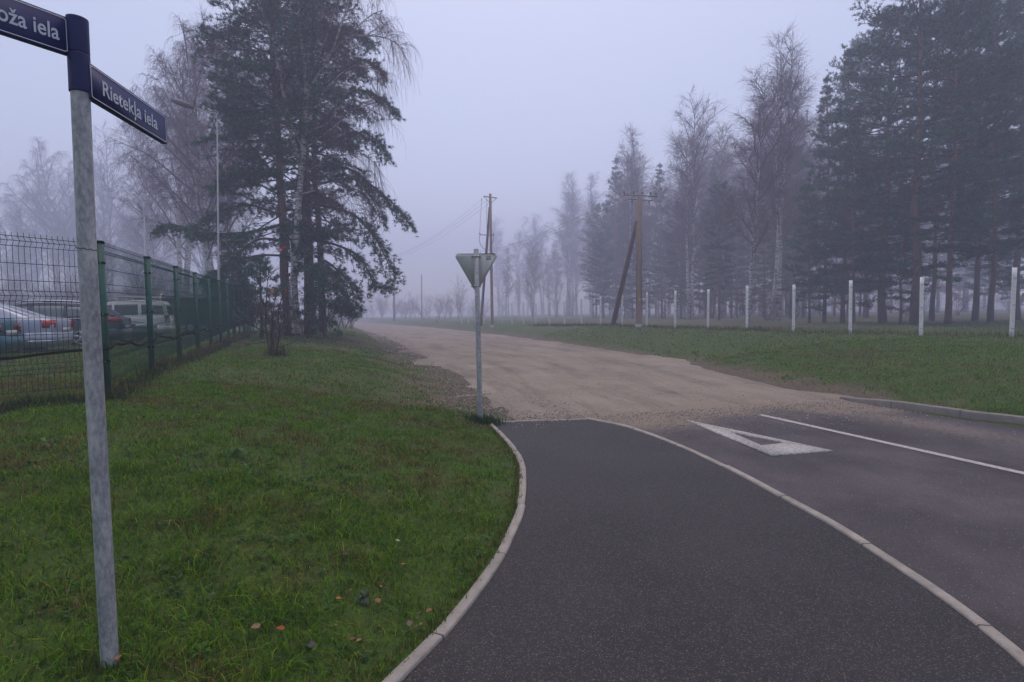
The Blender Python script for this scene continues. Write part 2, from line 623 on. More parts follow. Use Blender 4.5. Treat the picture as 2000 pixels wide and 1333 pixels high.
# ------------------------------------------------------------------ ground sheet
def axis(segs):
    out = [segs[0][0]]
    for (a, b, st0, st1) in segs:
        x = a
        n = max(1, int((b - a) / ((st0 + st1) / 2)))
        w = np.linspace(st0, st1, n)
        w = w / w.sum() * (b - a)
        out += list(a + np.cumsum(w))
    return np.array(out)


gx = axis([(-260, -40, 14, 2), (-40, -12, 1.6, 0.4), (-12, -7, 0.3, 0.14), (-7, 11, 0.12, 0.12), (11, 24, 0.16, 0.6), (24, 60, 0.8, 3), (60, 260, 4, 14)])
gy = axis([(-12, 1, 2, 0.2), (1, 13, 0.12, 0.12), (13, 30, 0.14, 0.4), (30, 80, 0.5, 2.0), (80, 430, 2.5, 16)])
XX, YY = np.meshgrid(gx, gy)
SD = sdist(XX, YY).reshape(XX.shape)
ZZ = height(XX, YY, SD)
nxg, nyg = len(gx), len(gy)
idx = np.arange(nxg * nyg).reshape(nyg, nxg)
g = Geo().add(np.stack([XX, YY, ZZ], -1), [np.stack([idx[:-1, :-1], idx[:-1, 1:], idx[1:, 1:], idx[1:, :-1]], -1).reshape(-1, 4)])


def dirtiness(x, y, sd):
    n = vnoise(x, y, 0.45, 11)
    n2 = vnoise(x, y, 1.6, 12)
    edge = np.clip((y - 8.3) / 0.8, 0, 1)
    left = leftside(x, y)
    w = np.where(left, 2.0, 0.7)
    d = edge * np.clip(1.25 - sd / w + (n - 0.5) * 1.2, 0, 1)
    d = np.maximum(d, edge * left * np.clip((n2 - 0.45) * 2.2, 0, 0.85) * np.clip(1.5 - sd / 5, 0, 1))
    d = np.maximum(d, 0.55 * np.clip((y - 20) / 10, 0, 1) * (x > 2) * np.clip((sd - 6.5) / 1.5, 0, 1) * (0.6 + n * 0.6))
    return np.clip(d, 0, 1)


DIRT = dirtiness(XX, YY, SD)
tag(mk('ground', g, M['ground'], smooth=True, attrs={'dirt': DIRT.ravel()}), kind='structure')


def strip(name, A, B, m, mcols, zf, kind='structure', parent=None):
    n = len(A)
    t = np.linspace(0, 1, mcols)[None, :, None]
    V = A[:, None, :] * (1 - t) + B[:, None, :] * t
    V[..., 2] = zf(V[..., 0], V[..., 1], np.broadcast_to(t[..., 0], V.shape[:2]), np.broadcast_to(np.arange(n)[:, None], V.shape[:2]))
    ii = np.arange(n * mcols).reshape(n, mcols)
    F = np.stack([ii[:-1, :-1], ii[:-1, 1:], ii[1:, 1:], ii[1:, :-1]], -1).reshape(-1, 4)
    o = mk(name, Geo().add(V, [F]), m, parent, smooth=True)
    return tag(o, kind=kind) if parent is None else o


# cycle path
pa = resample(np.concatenate([[[-2.6, -8, 0], [-1.45, 0, 0]], kL]), 120)
pb = resample(np.concatenate([kR, [[3.2, 0, 0], [4.4, -8, 0]]]), 120)[::-1]
strip('cycle_path', pa, pb, M['path'], 10, lambda x, y, t, i: 0.004 * (vnoise(x, y, 1.5, 21) - 0.5))
# asphalt road
ra_px = [(1010, 790), (1138, 812), (1225, 834), (1315, 868), (1388, 902), (1455, 937), (1500, 962), (1580, 1006), (1640, 1042), (1730, 1101), (1830, 1170), (1920, 1240), (2000, 1310), (2150, 1460), (2400, 1760)]
ra = smooth_line(line_z(ra_px, -0.03), 80)
ra = resample(np.concatenate([ra, [[3.3, 0, 0], [4.6, -10, 0]]]), 330)
rb = resample(np.concatenate([line_z([(1500, 752), (1620, 770)], -0.03), kF, [[60, -10, 0]]]), 330)
road = strip('road', ra, rb, M['road'], 70, lambda x, y, t, i: -0.028 + 0.02 * np.sin(np.pi * t) + 0.004 * (vnoise(x, y, 1.1, 22) - 0.5))
rco = np.empty(len(road.data.vertices) * 3, np.float32)
road.data.vertices.foreach_get('co', rco)
rco = rco.reshape(-1, 3)
sa_, sb_ = Pz(1060, 826)[:2], Pz(1690, 784)[:2]
sn_ = np.array([-(sb_ - sa_)[1], (sb_ - sa_)[0]]) / np.linalg.norm(sb_ - sa_)
su = (rco[:, 0] - sa_[0]) * sn_[0] + (rco[:, 1] - sa_[1]) * sn_[1]
sandv = np.clip(0.62 + su / 1.7 + 0.55 * (vnoise(rco[:, 0], rco[:, 1], 0.9, 71) - 0.5), 0, 0.75)
rdv = kF[30:60].mean(0)
la = nrm((a_l1 := Pz(1990, 922)) - (a_l0 := Pz(1485, 810)))
ac_ = (rco[:, 0] - a_l0[0]) * -la[1] + (rco[:, 1] - a_l0[1]) * la[0]
sandv = np.maximum(sandv, 0.30 * np.clip((vnoise(ac_, ac_ * 0 + 0.1 * rco[:, 0], 0.8, 72) - 0.55) * 3, 0, 1) * np.clip(1.2 + su / 5, 0, 1))
atr = road.data.attributes.new('sand', 'FLOAT', 'POINT')
atr.data.foreach_set('value', sandv.astype(np.float32))
al_ = (rco[:, 0] - a_l0[0]) * la[0] + (rco[:, 1] - a_l0[1]) * la[1]
for k_, v_ in (('across', ac_), ('along', al_ * 0.06)):
    q_ = road.data.attributes.new(k_, 'FLOAT', 'POINT')
    q_.data.foreach_set('value', v_.astype(np.float32))
# gravel road
ga = np.concatenate([line_z([(985, 838)]), gL])
gb = np.concatenate([line_z([(1740, 812)]), gR])
ga, gb = resample(ga, 260), resample(gb, 260)
# denser near the junction
w = np.linspace(0, 1, 200) ** 2.2
ga = np.stack([np.interp(w, np.linspace(0, 1, 260), ga[:, k]) for k in range(3)], 1)
gb = np.stack([np.interp(w, np.linspace(0, 1, 260), gb[:, k]) for k in range(3)], 1)
dv = nrm(gb - ga)
ga, gb = ga - dv * 0.7, gb + dv * 0.7


def gravel_z(x, y, t, i):
    # measured along the line where the gravel spills over the asphalt
    a, b = Pz(1060, 826)[:2], Pz(1690, 784)[:2]
    d = b - a
    nrmv = np.array([-d[1], d[0]]) / np.linalg.norm(d)
    u = (x - a[0]) * nrmv[0] + (y - a[1]) * nrmv[1]
    z = -0.05 + 0.055 * np.clip((u + 0.5) / 1.6, 0, 1) + 0.028 * (vnoise(x, y, 0.7, 31) - 0.5) * np.clip((u + .6), 0, 1)
    z = z + 0.03 * np.sin(np.pi * t) * np.clip((u - 1) / 5, 0, 1) + 0.012 * (vnoise(x, y, 0.35, 32) - 0.5)
    return z


gro = strip('gravel_road', ga, gb, M['gravel'], 60, gravel_z)
arc_ = np.concatenate([[0], np.cumsum(np.linalg.norm(np.diff((ga + gb) / 2, axis=0), axis=1))])
wid_ = np.linalg.norm(gb - ga, axis=1)
for k_, v_ in (('across', np.linspace(0, 1, 60)[None] * np.ones((200, 1)) * 8.0), ('along', arc_[:, None] * np.ones((1, 60)) * 0.13)):
    q_ = gro.data.attributes.new(k_, 'FLOAT', 'POINT')
    q_.data.foreach_set('value', v_.ravel().astype(np.float32))


def kerb(name, line, side, width, top, depth=0.18, topf=None):
    """line = edge next to the asphalt; side = +1 puts the stone to the left of travel."""
    t = nrm(np.gradient(line, axis=0))
    nv = np.stack([-t[:, 1], t[:, 0], np.zeros(len(t))], 1) * side
    run = np.concatenate([[0], np.cumsum(np.linalg.norm(np.diff(line, axis=0), axis=1))])
    tp = np.full(len(line), top) if topf is None else topf(run)
    c = 0.008
    jr = np.random.default_rng(5).normal(0, 1, (3, 400))
    si = run.astype(int)
    line = line + nv * (jr[0][si] * 0.004)[:, None]
    tp = tp + jr[1][si] * 0.003
    prof = [(0, -depth, 0), (0, -c, 1), (c, 0, 1), (width - c, 0, 1), (width, -c, 1), (width, -depth, 0)]
    V = np.stack([np.concatenate([(line + nv * o)[:, :2], (np.where(f, tp, 0.0) + dz)[:, None]], 1) for o, dz, f in prof], 1)
    n, k = len(line), len(prof)
    ii = np.arange(n * k).reshape(n, k)
    F = np.stack([ii[:-1, :-1], ii[:-1, 1:], ii[1:, 1:], ii[1:, :-1]], -1).reshape(-1, 4)
    o = mk(name, Geo().add(V, [F, ii[0][None], ii[-1][None]]), M['kerb'], attrs={'run': np.repeat(run, k)})
    return tag(o, kind='structure')


kl = resample(np.concatenate([[[-2.6, -8, 0], [-1.45, 0, 0]], kL]), 600)
kerb('kerb_strip', kl, 1, 0.072, 0.018)
kerb('kerb_strip', resample(np.concatenate([kR, [[3.2, 0, 0], [4.4, -8, 0]]]), 700), 1, 0.074, 0.012)
kerb('kerb_strip', resample(line_z([(945, 825), (1146, 818.5)]), 40), -1, 0.05, 0.006)
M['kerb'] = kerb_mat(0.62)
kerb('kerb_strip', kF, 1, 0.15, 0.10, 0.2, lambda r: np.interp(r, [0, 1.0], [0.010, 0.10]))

# painted markings are part of the road
rc = lambda x, y: -0.008


def painted(name, poly_groups):
    gg = Geo()
    for poly in poly_groups:
        b = np.array([Pz(a, c, -0.01) for a, c in poly])
        k = len(b)
        top = b.copy(); top[:, 2] = -0.002
        bot = b.copy(); bot[:, 2] = -0.02
        gg.add(np.concatenate([bot, top]), [[[i, (i + 1) % k, k + (i + 1) % k, k + i] for i in range(k)], [list(range(k, 2 * k))]])
    return mk(name, gg, M['marking'], road)


O3, I3 = [(1340, 821), (1627, 881), (1506, 890)], [(1425, 844), (1535, 866), (1487, 871)]
painted('painted_triangle', [[O3[k], O3[(k + 1) % 3], I3[(k + 1) % 3], I3[k]] for k in range(3)])
a0, a1 = Pz(1485, 810), Pz(1990, 922)
dl = nrm(a1 - a0)
nl = np.array([-dl[1], dl[0], 0])
a1 = a1 + dl * 14
V = []
for t in np.linspace(0, 1, 12):
    p = a0 * (1 - t) + a1 * t
    for s in (-0.055, 0.055):
        V.append([*(p + nl * s)[:2], -0.002])
ii = np.arange(24).reshape(12, 2)
mk('painted_line', Geo().add(V, [np.stack([ii[:-1, 0], ii[:-1, 1], ii[1:, 1], ii[1:, 0]], -1)]), M['marking'], road)

# ------------------------------------------------------------------ grass
def blades(p, h, w, col, lean, lw=None):
    n = len(p)
    a = RNG.uniform(0, 2 * np.pi, n)
    side = np.stack([np.cos(a), np.sin(a), np.zeros(n)], 1)
    b = RNG.uniform(0, 2 * np.pi, n)
    ld = np.stack([np.cos(b), np.sin(b), np.zeros(n)], 1) * lean[:, None]
    up = np.array([0, 0, 1.0])
    hh = h[:, None]
    mid = p + up * hh * 0.55 + ld * hh * 0.30
    tip = p + up * hh * (1 - 0.25 * np.minimum(lean, 2.0))[:, None].clip(0.25, 1) + ld * hh * 0.95
    ww = w[:, None] / 2
    V = np.stack([p - side * ww, p + side * ww, mid + side * ww * 0.8, mid - side * ww * 0.8, tip], 1).reshape(-1, 3)
    i = np.arange(n) * 5
    Q = np.stack([i, i + 1, i + 2, i + 3], 1)
    T = np.stack([i + 3, i + 2, i + 4], 1)
    C = np.repeat(col, 5, axis=0)
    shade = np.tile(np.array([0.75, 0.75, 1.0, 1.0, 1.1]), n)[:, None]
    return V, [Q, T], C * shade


GREEN = np.array([[0.085, 0.200, 0.010], [0.115, 0.230, 0.012], [0.042, 0.135, 0.018], [0.155, 0.225, 0.014]])
BROWN = np.array([[0.170, 0.140, 0.035], [0.115, 0.070, 0.030], [0.210, 0.185, 0.060], [0.100, 0.095, 0.020]])


def blade_cols(x, y, extra=0.0):
    n = len(x)
    pn = 0.45 * vnoise(x, y, 0.25, 41) + 0.25 * vnoise(x, y, 0.6, 45) + 0.30 * vnoise(x, y, 1.7, 42)
    pb = np.clip((pn - 0.50) * 3.4 + 0.24 + extra, 0.03, 0.85)
    isb = RNG.random(n) < pb
    c = np.where(isb[:, None], BROWN[RNG.integers(0, 4, n)], GREEN[RNG.integers(0, 4, n)])
    return c * RNG.uniform(0.45, 1.4, (n, 1))


gg = Geo()
for (d0, d1, cnt, h0, h1, w0) in ((0.0, 4.2, 300000, 0.03, 0.10, 0.0050), (4.0, 8.5, 250000, 0.03, 0.075, 0.0065), (8.2, 17, 190000, 0.035, 0.08, 0.011), (16, 34, 125000, 0.04, 0.10, 0.022)):
    y = RNG.uniform(-1.0, d1, cnt) if d0 == 0 else np.sqrt(RNG.uniform(d0 ** 2, d1 ** 2, cnt))
    x = RNG.uniform(-1, 1, cnt) * (1.06 * np.maximum(y, 0) + 2.8)
    sd = sdist(x, y)
    dt = dirtiness(x, y, sd)
    cl = vnoise(x, y, 0.16, 43)
    keep = (sd > 0.078) & (RNG.random(cnt) > dt * 0.85) & (RNG.random(cnt) < 0.42 + 0.75 * cl) & ~((sd < 0.2) & (RNG.random(cnt) < 0.25))
    keep &= ~((x > 1) & (sd > 7.2) & (RNG.random(cnt) < 0.55))
    x, y, sd, cl = x[keep], y[keep], sd[keep], cl[keep]
    z = height(x, y, sd)
    n = len(x)
    h = RNG.uniform(h0, h1, n) * (0.55 + 0.9 * cl) * np.clip(0.55 + sd / 1.2, 0.55, 1)
    lean = np.abs(RNG.normal(0.95, 0.5, n))
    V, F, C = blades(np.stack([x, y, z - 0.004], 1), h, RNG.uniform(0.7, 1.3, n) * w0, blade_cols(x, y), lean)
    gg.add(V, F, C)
# taller ragged tufts under the green fence and in the lawn
tag(mk('grass', gg, M['blade']), kind='stuff')


def leaf_fans(cent, nleaf, L, W, col, tilt, rise=0.35):
    """rosettes: nleaf folded leaves round each centre, returned as one block"""
    n = len(cent)
    a = RNG.uniform(0, 2 * np.pi, (n, nleaf)) + np.arange(nleaf) * 2.4
    el = RNG.uniform(*tilt, (n, nleaf))
    d = np.stack([np.cos(a) * np.cos(el), np.sin(a) * np.cos(el), np.sin(el)], -1)
    s = np.stack([-np.sin(a), np.cos(a), np.zeros_like(a)], -1)
    l = L[:, None, None] * RNG.uniform(0.6, 1.2, (n, nleaf, 1))
    w = l * W
    c = cent[:, None, :]
    up = np.array([0, 0, 1.0])
    p0 = c + d * l * 0.08
    m = c + d * l * 0.55
    tip = c + d * l - up * l * rise * 0.5
    V = np.stack([p0, m + s * w + up * l * 0.06, m - up * 0.0 * l, m - s * w + up * l * 0.06, tip], 2).reshape(-1, 3)
    i = np.arange(n * nleaf) * 5
    F = [np.concatenate([np.stack([i, i + 2, i + 1], 1), np.stack([i, i + 3, i + 2], 1), np.stack([i + 1, i + 2, i + 4], 1), np.stack([i + 2, i + 3, i + 4], 1)])]
    C = np.repeat(np.repeat(col, nleaf, 0) * RNG.uniform(0.7, 1.2, (n * nleaf, 1)), 5, 0)
    return V, F, C


gg = Geo()
for (d0, d1, cnt, L0, nl_) in ((1.4, 5, 1500, 0.028, 6), (4, 12, 1600, 0.045, 6)):
    y = np.sqrt(RNG.uniform(d0 ** 2, d1 ** 2, cnt))
    x = RNG.uniform(-1.05, 0.25, cnt) * y
    sd = sdist(x, y)
    k = (sd > 0.15) & (vnoise(x, y, 0.7, 51) > 0.5)
    x, y, sd = x[k], y[k], sd[k]
    n = len(x)
    cc = np.array([[0.035, 0.085, 0.02], [0.045, 0.10, 0.03], [0.06, 0.10, 0.055], [0.05, 0.12, 0.015]])[RNG.integers(0, 4, n)]
    V, F, C = leaf_fans(np.stack([x, y, height(x, y, sd) + 0.012], 1), nl_, L0 * RNG.uniform(0.6, 1.5, n), 0.24, cc, (0.1, 0.8))
    gg.add(V, F, C)
tag(mk('clover_and_weeds', gg, M['leaf']), kind='stuff')


def dry_tufts(name, pts, h, cnt, cols, spread):
    gg = Geo()
    for p in pts:
        n = int(cnt * rnd.uniform(0.6, 1.4))
        q = np.array(p) + np.stack([RNG.normal(0, spread, n), RNG.normal(0, spread, n), np.zeros(n)], 1)
        q[:, 2] = height(q[:, 0], q[:, 1]) - 0.01
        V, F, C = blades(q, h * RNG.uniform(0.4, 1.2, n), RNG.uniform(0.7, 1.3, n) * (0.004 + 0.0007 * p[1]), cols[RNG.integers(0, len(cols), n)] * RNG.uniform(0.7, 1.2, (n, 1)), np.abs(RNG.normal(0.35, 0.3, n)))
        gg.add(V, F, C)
    return tag(mk(name, gg, M['blade']), kind='stuff')


# ------------------------------------------------------------------ left green mesh fence
f0 = P(209, 757, 6.8)
f5 = P(412, 668, 15.8)
fdir = nrm((f5 - f0) * np.array([1, 1, 0]))
fsp = np.linalg.norm((f5 - f0)[:2]) / 4
FH = 1.87
fdir2 = nrm(np.array([P(0, 780, 5.9)[0], 5.9, 0]) - np.array([f0[0], f0[1], 0]))
fbase = lambda p: np.array([p[0], p[1], hz(p[0], p[1])])
fz0 = float(f0[2])


def wire_panel(a, b, top, H, gap=0.052, rw=0.0034):
    """welded panel with V folds between a and b (xy), top edge heights at both ends"""
    gg = Geo()
    d = b - a
    L = np.linalg.norm(d[:2])
    u = d / L
    nv = np.array([-u[1], u[0], 0.0])
    n = int(L / gap)
    s = (np.arange(n) + 0.5) * L / n
    prof = [(0, 0), (-0.05, 0), (-0.10, 1), (-0.155, 0), (-0.68 * H / 1.9, 0), (-0.74 * H / 1.9, 1), (-0.80 * H / 1.9, 0), (-1.55 * H / 1.9, 0), (-1.61 * H / 1.9, 1), (-1.67 * H / 1.9, 0), (-H, 0)]
    ztop = top[0] + (top[1] - top[0]) * s / L
    Pt = np.stack([a + u * s[:, None] + nv * (0.05 * k) + np.stack([0 * s, 0 * s, ztop + dz], 1) * np.array([0, 0, 1]) for dz, k in prof], 1)
    Pt[:, :, 2] = np.stack([ztop + dz for dz, k in prof], 1)
    V, F = tubes(Pt, np.full(Pt.shape[:2], rw), 4)
    gg.add(V, [F])
    hzs = [(-0.045, 0), (-0.10, 1), (-0.155, 0)] + [(-0.155 - 0.195 * k, 0) for k in range(1, 3)] + [(-0.68 * H / 1.9, 0), (-0.74 * H / 1.9, 1), (-0.80 * H / 1.9, 0)] + [(-0.80 * H / 1.9 - 0.195 * k, 0) for k in range(1, 4)] + [(-1.55 * H / 1.9, 0), (-1.61 * H / 1.9, 1), (-1.67 * H / 1.9, 0), (-H + 0.03, 0)]
    for dz, k in hzs:
        e0 = a + nv * 0.05 * k; e1 = b + nv * 0.05 * k
        e0 = np.array([e0[0], e0[1], top[0] + dz]); e1 = np.array([e1[0], e1[1], top[1] + dz])
        gg.tube(np.array([e0, (e0 + e1) / 2, e1]) + nv * 0.004, rw * 1.05, 4, False)
    return gg


fence_r = empty('mesh_fence', f0)
tag(fence_r, 'dark green welded wire fence with green posts enclosing the car park', 'fence')
fposts = [f0 + fdir * fsp * k for k in range(13)]
ftops = [fz0 + FH + 0.022 * fsp * k for k in range(13)]
left_posts = [f0 + fdir2 * fsp * k for k in (1, 2)]


def fence_post(p, top, base):
    R = np.array([[fdir[0], -fdir[1], 0], [fdir[1], fdir[0], 0], [0, 0, 1]])
    g1 = Geo().box((p[0], p[1], (top + base) / 2 - 0.02), (0.078, 0.078, top - base - 0.04), R)
    o = mk('post', g1, M['green_coat'], fence_r, off=f0)
    mk('post_cap', Geo().box((p[0], p[1], top - 0.022), (0.086, 0.086, 0.035), R), M['black_rubber'], o, off=f0)
    for fr in (0.15, 0.50, 0.82):
        z = top - fr * (FH)
        mk('clamp', Geo().box((p[0], p[1], z), (0.10, 0.09, 0.022), R), M['black_rubber'], o, off=f0)
        mk('bolt', Geo().tube([p * np.array([1, 1, 0]) + np.array([0.03, -0.045, z]), p * np.array([1, 1, 0]) + np.array([0.045, -0.06, z])], 0.006, 8), M['steel'], o, off=f0)


for k, p in enumerate(fposts):
    fence_post(p, ftops[k], hz(p[0], p[1]) - 0.05)
    if k < 12:
        q = fposts[k + 1]
        mk('wire_panel', wire_panel(p * np.array([1, 1, 0]) + fdir * 0.035, q * np.array([1, 1, 0]) - fdir * 0.035, (ftops[k] + 0.0, ftops[k + 1] + 0.0), FH - 0.06), M['green_wire'], fence_r, off=f0)
pp = f0
for k, q in enumerate(left_posts):
    mk('wire_panel', wire_panel(pp * np.array([1, 1, 0]) + fdir2 * 0.035, q * np.array([1, 1, 0]) - fdir2 * 0.035, (fz0 + FH, fz0 + FH + 0.01), FH - 0.02), M['green_wire'], fence_r, off=f0)
    fence_post(q, fz0 + FH + 0.02, hz(q[0], q[1]) - 0.05)
    pp = q
# black cable sagging along the fence
cp = []
for k in range(0, 60):
    s = k * 0.35
    p = f0 + fdir * s
    cp.append([p[0] + 0.07, p[1] - 0.05, fz0 + 0.50 + 0.004 * s + 0.022 * math.sin(s * 7.1) + 0.04 * math.sin(s * 2.6)])
lp = []
for k in range(1, 14):
    p = f0 + fdir2 * (k * 0.3)
    lp.append([p[0] + 0.06, p[1] - 0.06, fz0 + 0.50 - 0.012 * k + 0.010 * math.sin(k * 1.3)])
cab = smooth_line(np.array(lp[::-1] + cp), 500)
tag(mk('cable', Geo().tube(cab, 0.017, 8), M['black_rubber'], smooth=True), 'thick black cable strung wavily along the lower green fence', 'cable')

dry_tufts('dry_grass', [p + np.array([0.18, -0.12, 0]) + fdir * o_ for p in fposts[1:9] for o_ in (0.1, 0.6)] + [f0 + np.array([0.1, -0.1, 0])], 0.33, 42, np.array([[0.15, 0.095, 0.04], [0.11, 0.06, 0.03], [0.17, 0.13, 0.06], [0.05, 0.07, 0.02]]), 0.16)
dry_tufts('fence_side_grass', [f0 + fdir2 * t + np.array([0.12, -0.1, 0]) for t in np.linspace(0, 3, 16)] + [f0 + fdir * t + np.array([0.12, -0.06, 0]) for t in np.linspace(0, 26, 60)], 0.16, 130, np.array([[0.03, 0.07, 0.015], [0.025, 0.055, 0.015], [0.06, 0.06, 0.02]]), 0.12)

# ------------------------------------------------------------------ right fence of white concrete posts
wp_px = [(1977, 550, 682), (1800, 557, 673), (1655, 565, 662), (1547, 570, 660), (1456, 574, 653), (1382, 578, 650), (1315, 583, 649), (1262, 585, 645), (1215, 587, 642),
         (1173, 589.5, 641), (1138, 591, 640), (1108, 592.5, 638.5), (1079, 594.5, 638), (1052, 596, 637), (1029, 597, 635), (1009, 598, 634), (990, 599, 633), (972, 600, 632), (926, 602, 631), (914, 602.5, 630.5), (880, 603.5, 629)]
WH = 2.02
wposts = []
wdir = None
dists = [FPX * WH / max(b - t, 1) for _, t, b in wp_px]
# straight line fitted through first and tenth post
pA, pB = P(1977, 614, 15.9), P(1173, 614, 36.0)
wd = nrm((pB - pA) * np.array([1, 1, 0]))
sps = np.linalg.norm((pB - pA)[:2]) / 9
w_root = empty('wire_fence', (pA[0], pA[1], hz(pA[0], pA[1])))
tag(w_root, 'wire fence on white painted concrete posts in front of the forest', 'fence')
wo = np.array(w_root.location)
for k in range(-1, 22):
    p = pA + wd * sps * k
    p[2] = hz(p[0], p[1])
    wposts.append(p)
    lean = np.array([rnd.uniform(-0.03, 0.03) + (0.05 if k == 0 else 0), rnd.uniform(-0.02, 0.02), 0])
    H = WH + rnd.uniform(-0.05, 0.05)
    t = np.linspace(0, 1, 9)[:, None]
    line = p + lean * t * 1.0 + np.array([0, 0, 1.0]) * (t * (H + 0.1) - 0.1)
    R = np.full(9, 0.058)
    o = mk('post', Geo().tube(line, R, 6), M['white_paint'], w_root, off=wo)
    for dz in (0.25, 0.95, 1.75):
        mk('wire_tie', Geo().tube([p + lean * dz / 2 + np.array([-0.06, -0.04, dz]), p + lean * dz / 2 + np.array([0.0, -0.066, dz + 0.01]), p + lean * dz / 2 + np.array([0.06, -0.04, dz])], 0.006, 4), M['zinc_wire'], o, off=wo)
for k in range(len(wposts) - 1):
    a, b = wposts[k], wposts[k + 1]
    gg = Geo()
    for hgt in np.arange(0.12, 1.95, 0.115):
        m_ = (a + b) / 2 + np.array([0, 0, hgt - 0.02])
        gg.tube([a + np.array([0, -0.06, hgt]), m_ + np.array([0, -0.06, 0]), b + np.array([0, -0.06, hgt])], 0.0016, 3, False)
    s = np.linspace(0.02, 0.98, 20)
    Pt = np.stack([(a[None] * (1 - s[:, None]) + b[None] * s[:, None]) + np.array([0, -0.06, hh]) for hh in (0.08, 1.0, 1.9)], 1)
    V, F = tubes(Pt, np.full(Pt.shape[:2], 0.0015), 3)
    gg.add(V, [F])
    mk('wire_mesh', gg, M['zinc_wire'], w_root, off=wo)
dry_tufts('dry_weeds', [p * (1 - t) + q * t + np.array([rnd.uniform(-0.3, 0.3), rnd.uniform(-0.5, 0.1), 0]) for p, q in zip(wposts[:14], wposts[1:15]) for t in np.linspace(0, 0.9, 9)], 0.24, 30,
          np.array([[0.12, 0.075, 0.045], [0.09, 0.06, 0.035], [0.15, 0.12, 0.06], [0.05, 0.09, 0.02]]), 0.36)

# ------------------------------------------------------------------ street name post
def text_verts(s, size):
    cu = bpy.data.curves.new('lettering', 'FONT')
    cu.body = s
    cu.size = size
    cu.extrude = 0.0006
    cu.resolution_u = 4
    cu.offset = 0.012
    ob = bpy.data.objects.new('lettering', cu)
    COL.objects.link(ob)
    dg = bpy.context.evaluated_depsgraph_get()
    me = bpy.data.meshes.new_from_object(ob.evaluated_get(dg))
    V = np.array([v.co[:] for v in me.vertices])
    F = {}
    for p in me.polygons:
        F.setdefault(len(p.vertices), []).append(list(p.vertices))
    bpy.data.objects.remove(ob)
    bpy.data.curves.remove(cu)
    bpy.data.meshes.remove(me)
    return V, [np.array(f) for f in F.values()]


def rrect(x0, y0, x1, y1, r, n=5):
    out = []
    for cx, cy, a in ((x1 - r, y1 - r, 0), (x0 + r, y1 - r, 90), (x0 + r, y0 + r, 180), (x1 - r, y0 + r, 270)):
        for k in range(n + 1):
            t = math.radians(a + 90 * k / n)
            out.append((cx + r * math.cos(t), cy + r * math.sin(t)))
    return out


def ring(poly_o, poly_i, o, ux, uy, un, t):
    k = len(poly_o)
    po, pi_ = np.asarray(poly_o), np.asarray(poly_i)
    V = np.concatenate([o + p[:, :1] * ux + p[:, 1:] * uy + un * z for z in (0, t) for p in (po, pi_)])
    F = []
    for i in range(k):
        j = (i + 1) % k
        F += [[2 * k + i, 2 * k + j, 3 * k + j, 3 * k + i], [i, j, 2 * k + j, 2 * k + i], [k + j, k + i, 3 * k + i, 3 * k + j]]
    return Geo().add(V, [F])


sp_base = G(215, 1296)
SD0 = float(sp_base[1])
sp_top = P(152, 40, SD0)
sp_mid = P(157, 182, SD0)
axis_pt = lambda py: P(np.interp(py, [40, 182, 487, 1300], [150.5, 157, 170, 215]), py, SD0)
pole_pts = np.array([axis_pt(y) for y in (60, 182, 350, 487, 700, 900, 1100, 1296)])
pole_pts = np.concatenate([pole_pts, [pole_pts[-1] + (pole_pts[-1] - pole_pts[-2]) * 0.3]])
PR = 15.3 * SD0 / FPX * 1.0
sp = empty('street_name_post', sp_base)
tag(sp, 'leaning galvanised street name post with two navy name plates on the lawn', 'street sign')
so = np.array(sp.location)
mk('pole', Geo().tube(pole_pts, PR, 28), M['galv'], sp, smooth=True, off=so)
pdir = nrm(pole_pts[0] - pole_pts[-1])
tie = np.array([axis_pt(487) + np.array([math.cos(a) * (PR + 0.002), math.sin(a) * (PR + 0.002), 0.0025 * math.sin(a * 9) - 0.004 * math.cos(a)]) for a in np.linspace(0, 2 * math.pi, 60)])
mk('wire_tie', Geo().tube(tie, 0.0018, 5), M['zinc_wire'], sp, off=so)
slv = PR * 1.13
up_ = np.array([0, 0, 1.0])
for nm, y0, y1, r in (('upper_sleeve', 37, 106, slv * 1.02), ('lower_sleeve', 107, 182, slv * 1.02)):
    a, b = axis_pt(y0), axis_pt(y1)
    o = mk(nm, Geo().tube(np.array([a, a + (b - a) * 0.03, b - (b - a) * 0.02, b]), [r * 0.985, r, r, r * 0.99], 32), M['navy'], sp, off=so)
    for f in ((0.2, 0.85) if nm == 'lower_sleeve' else ()):
        c = a + (b - a) * f
        vd = nrm(np.array([-c[0], -c[1], 0]))
        vd = nrm(vd + np.array([-0.75, 0.0, 0]))
        mk('screw', Geo().tube([c + vd * (r - 0.002), c + vd * (r + 0.002)], 0.0035, 10), M['trim_black'], o, off=so)


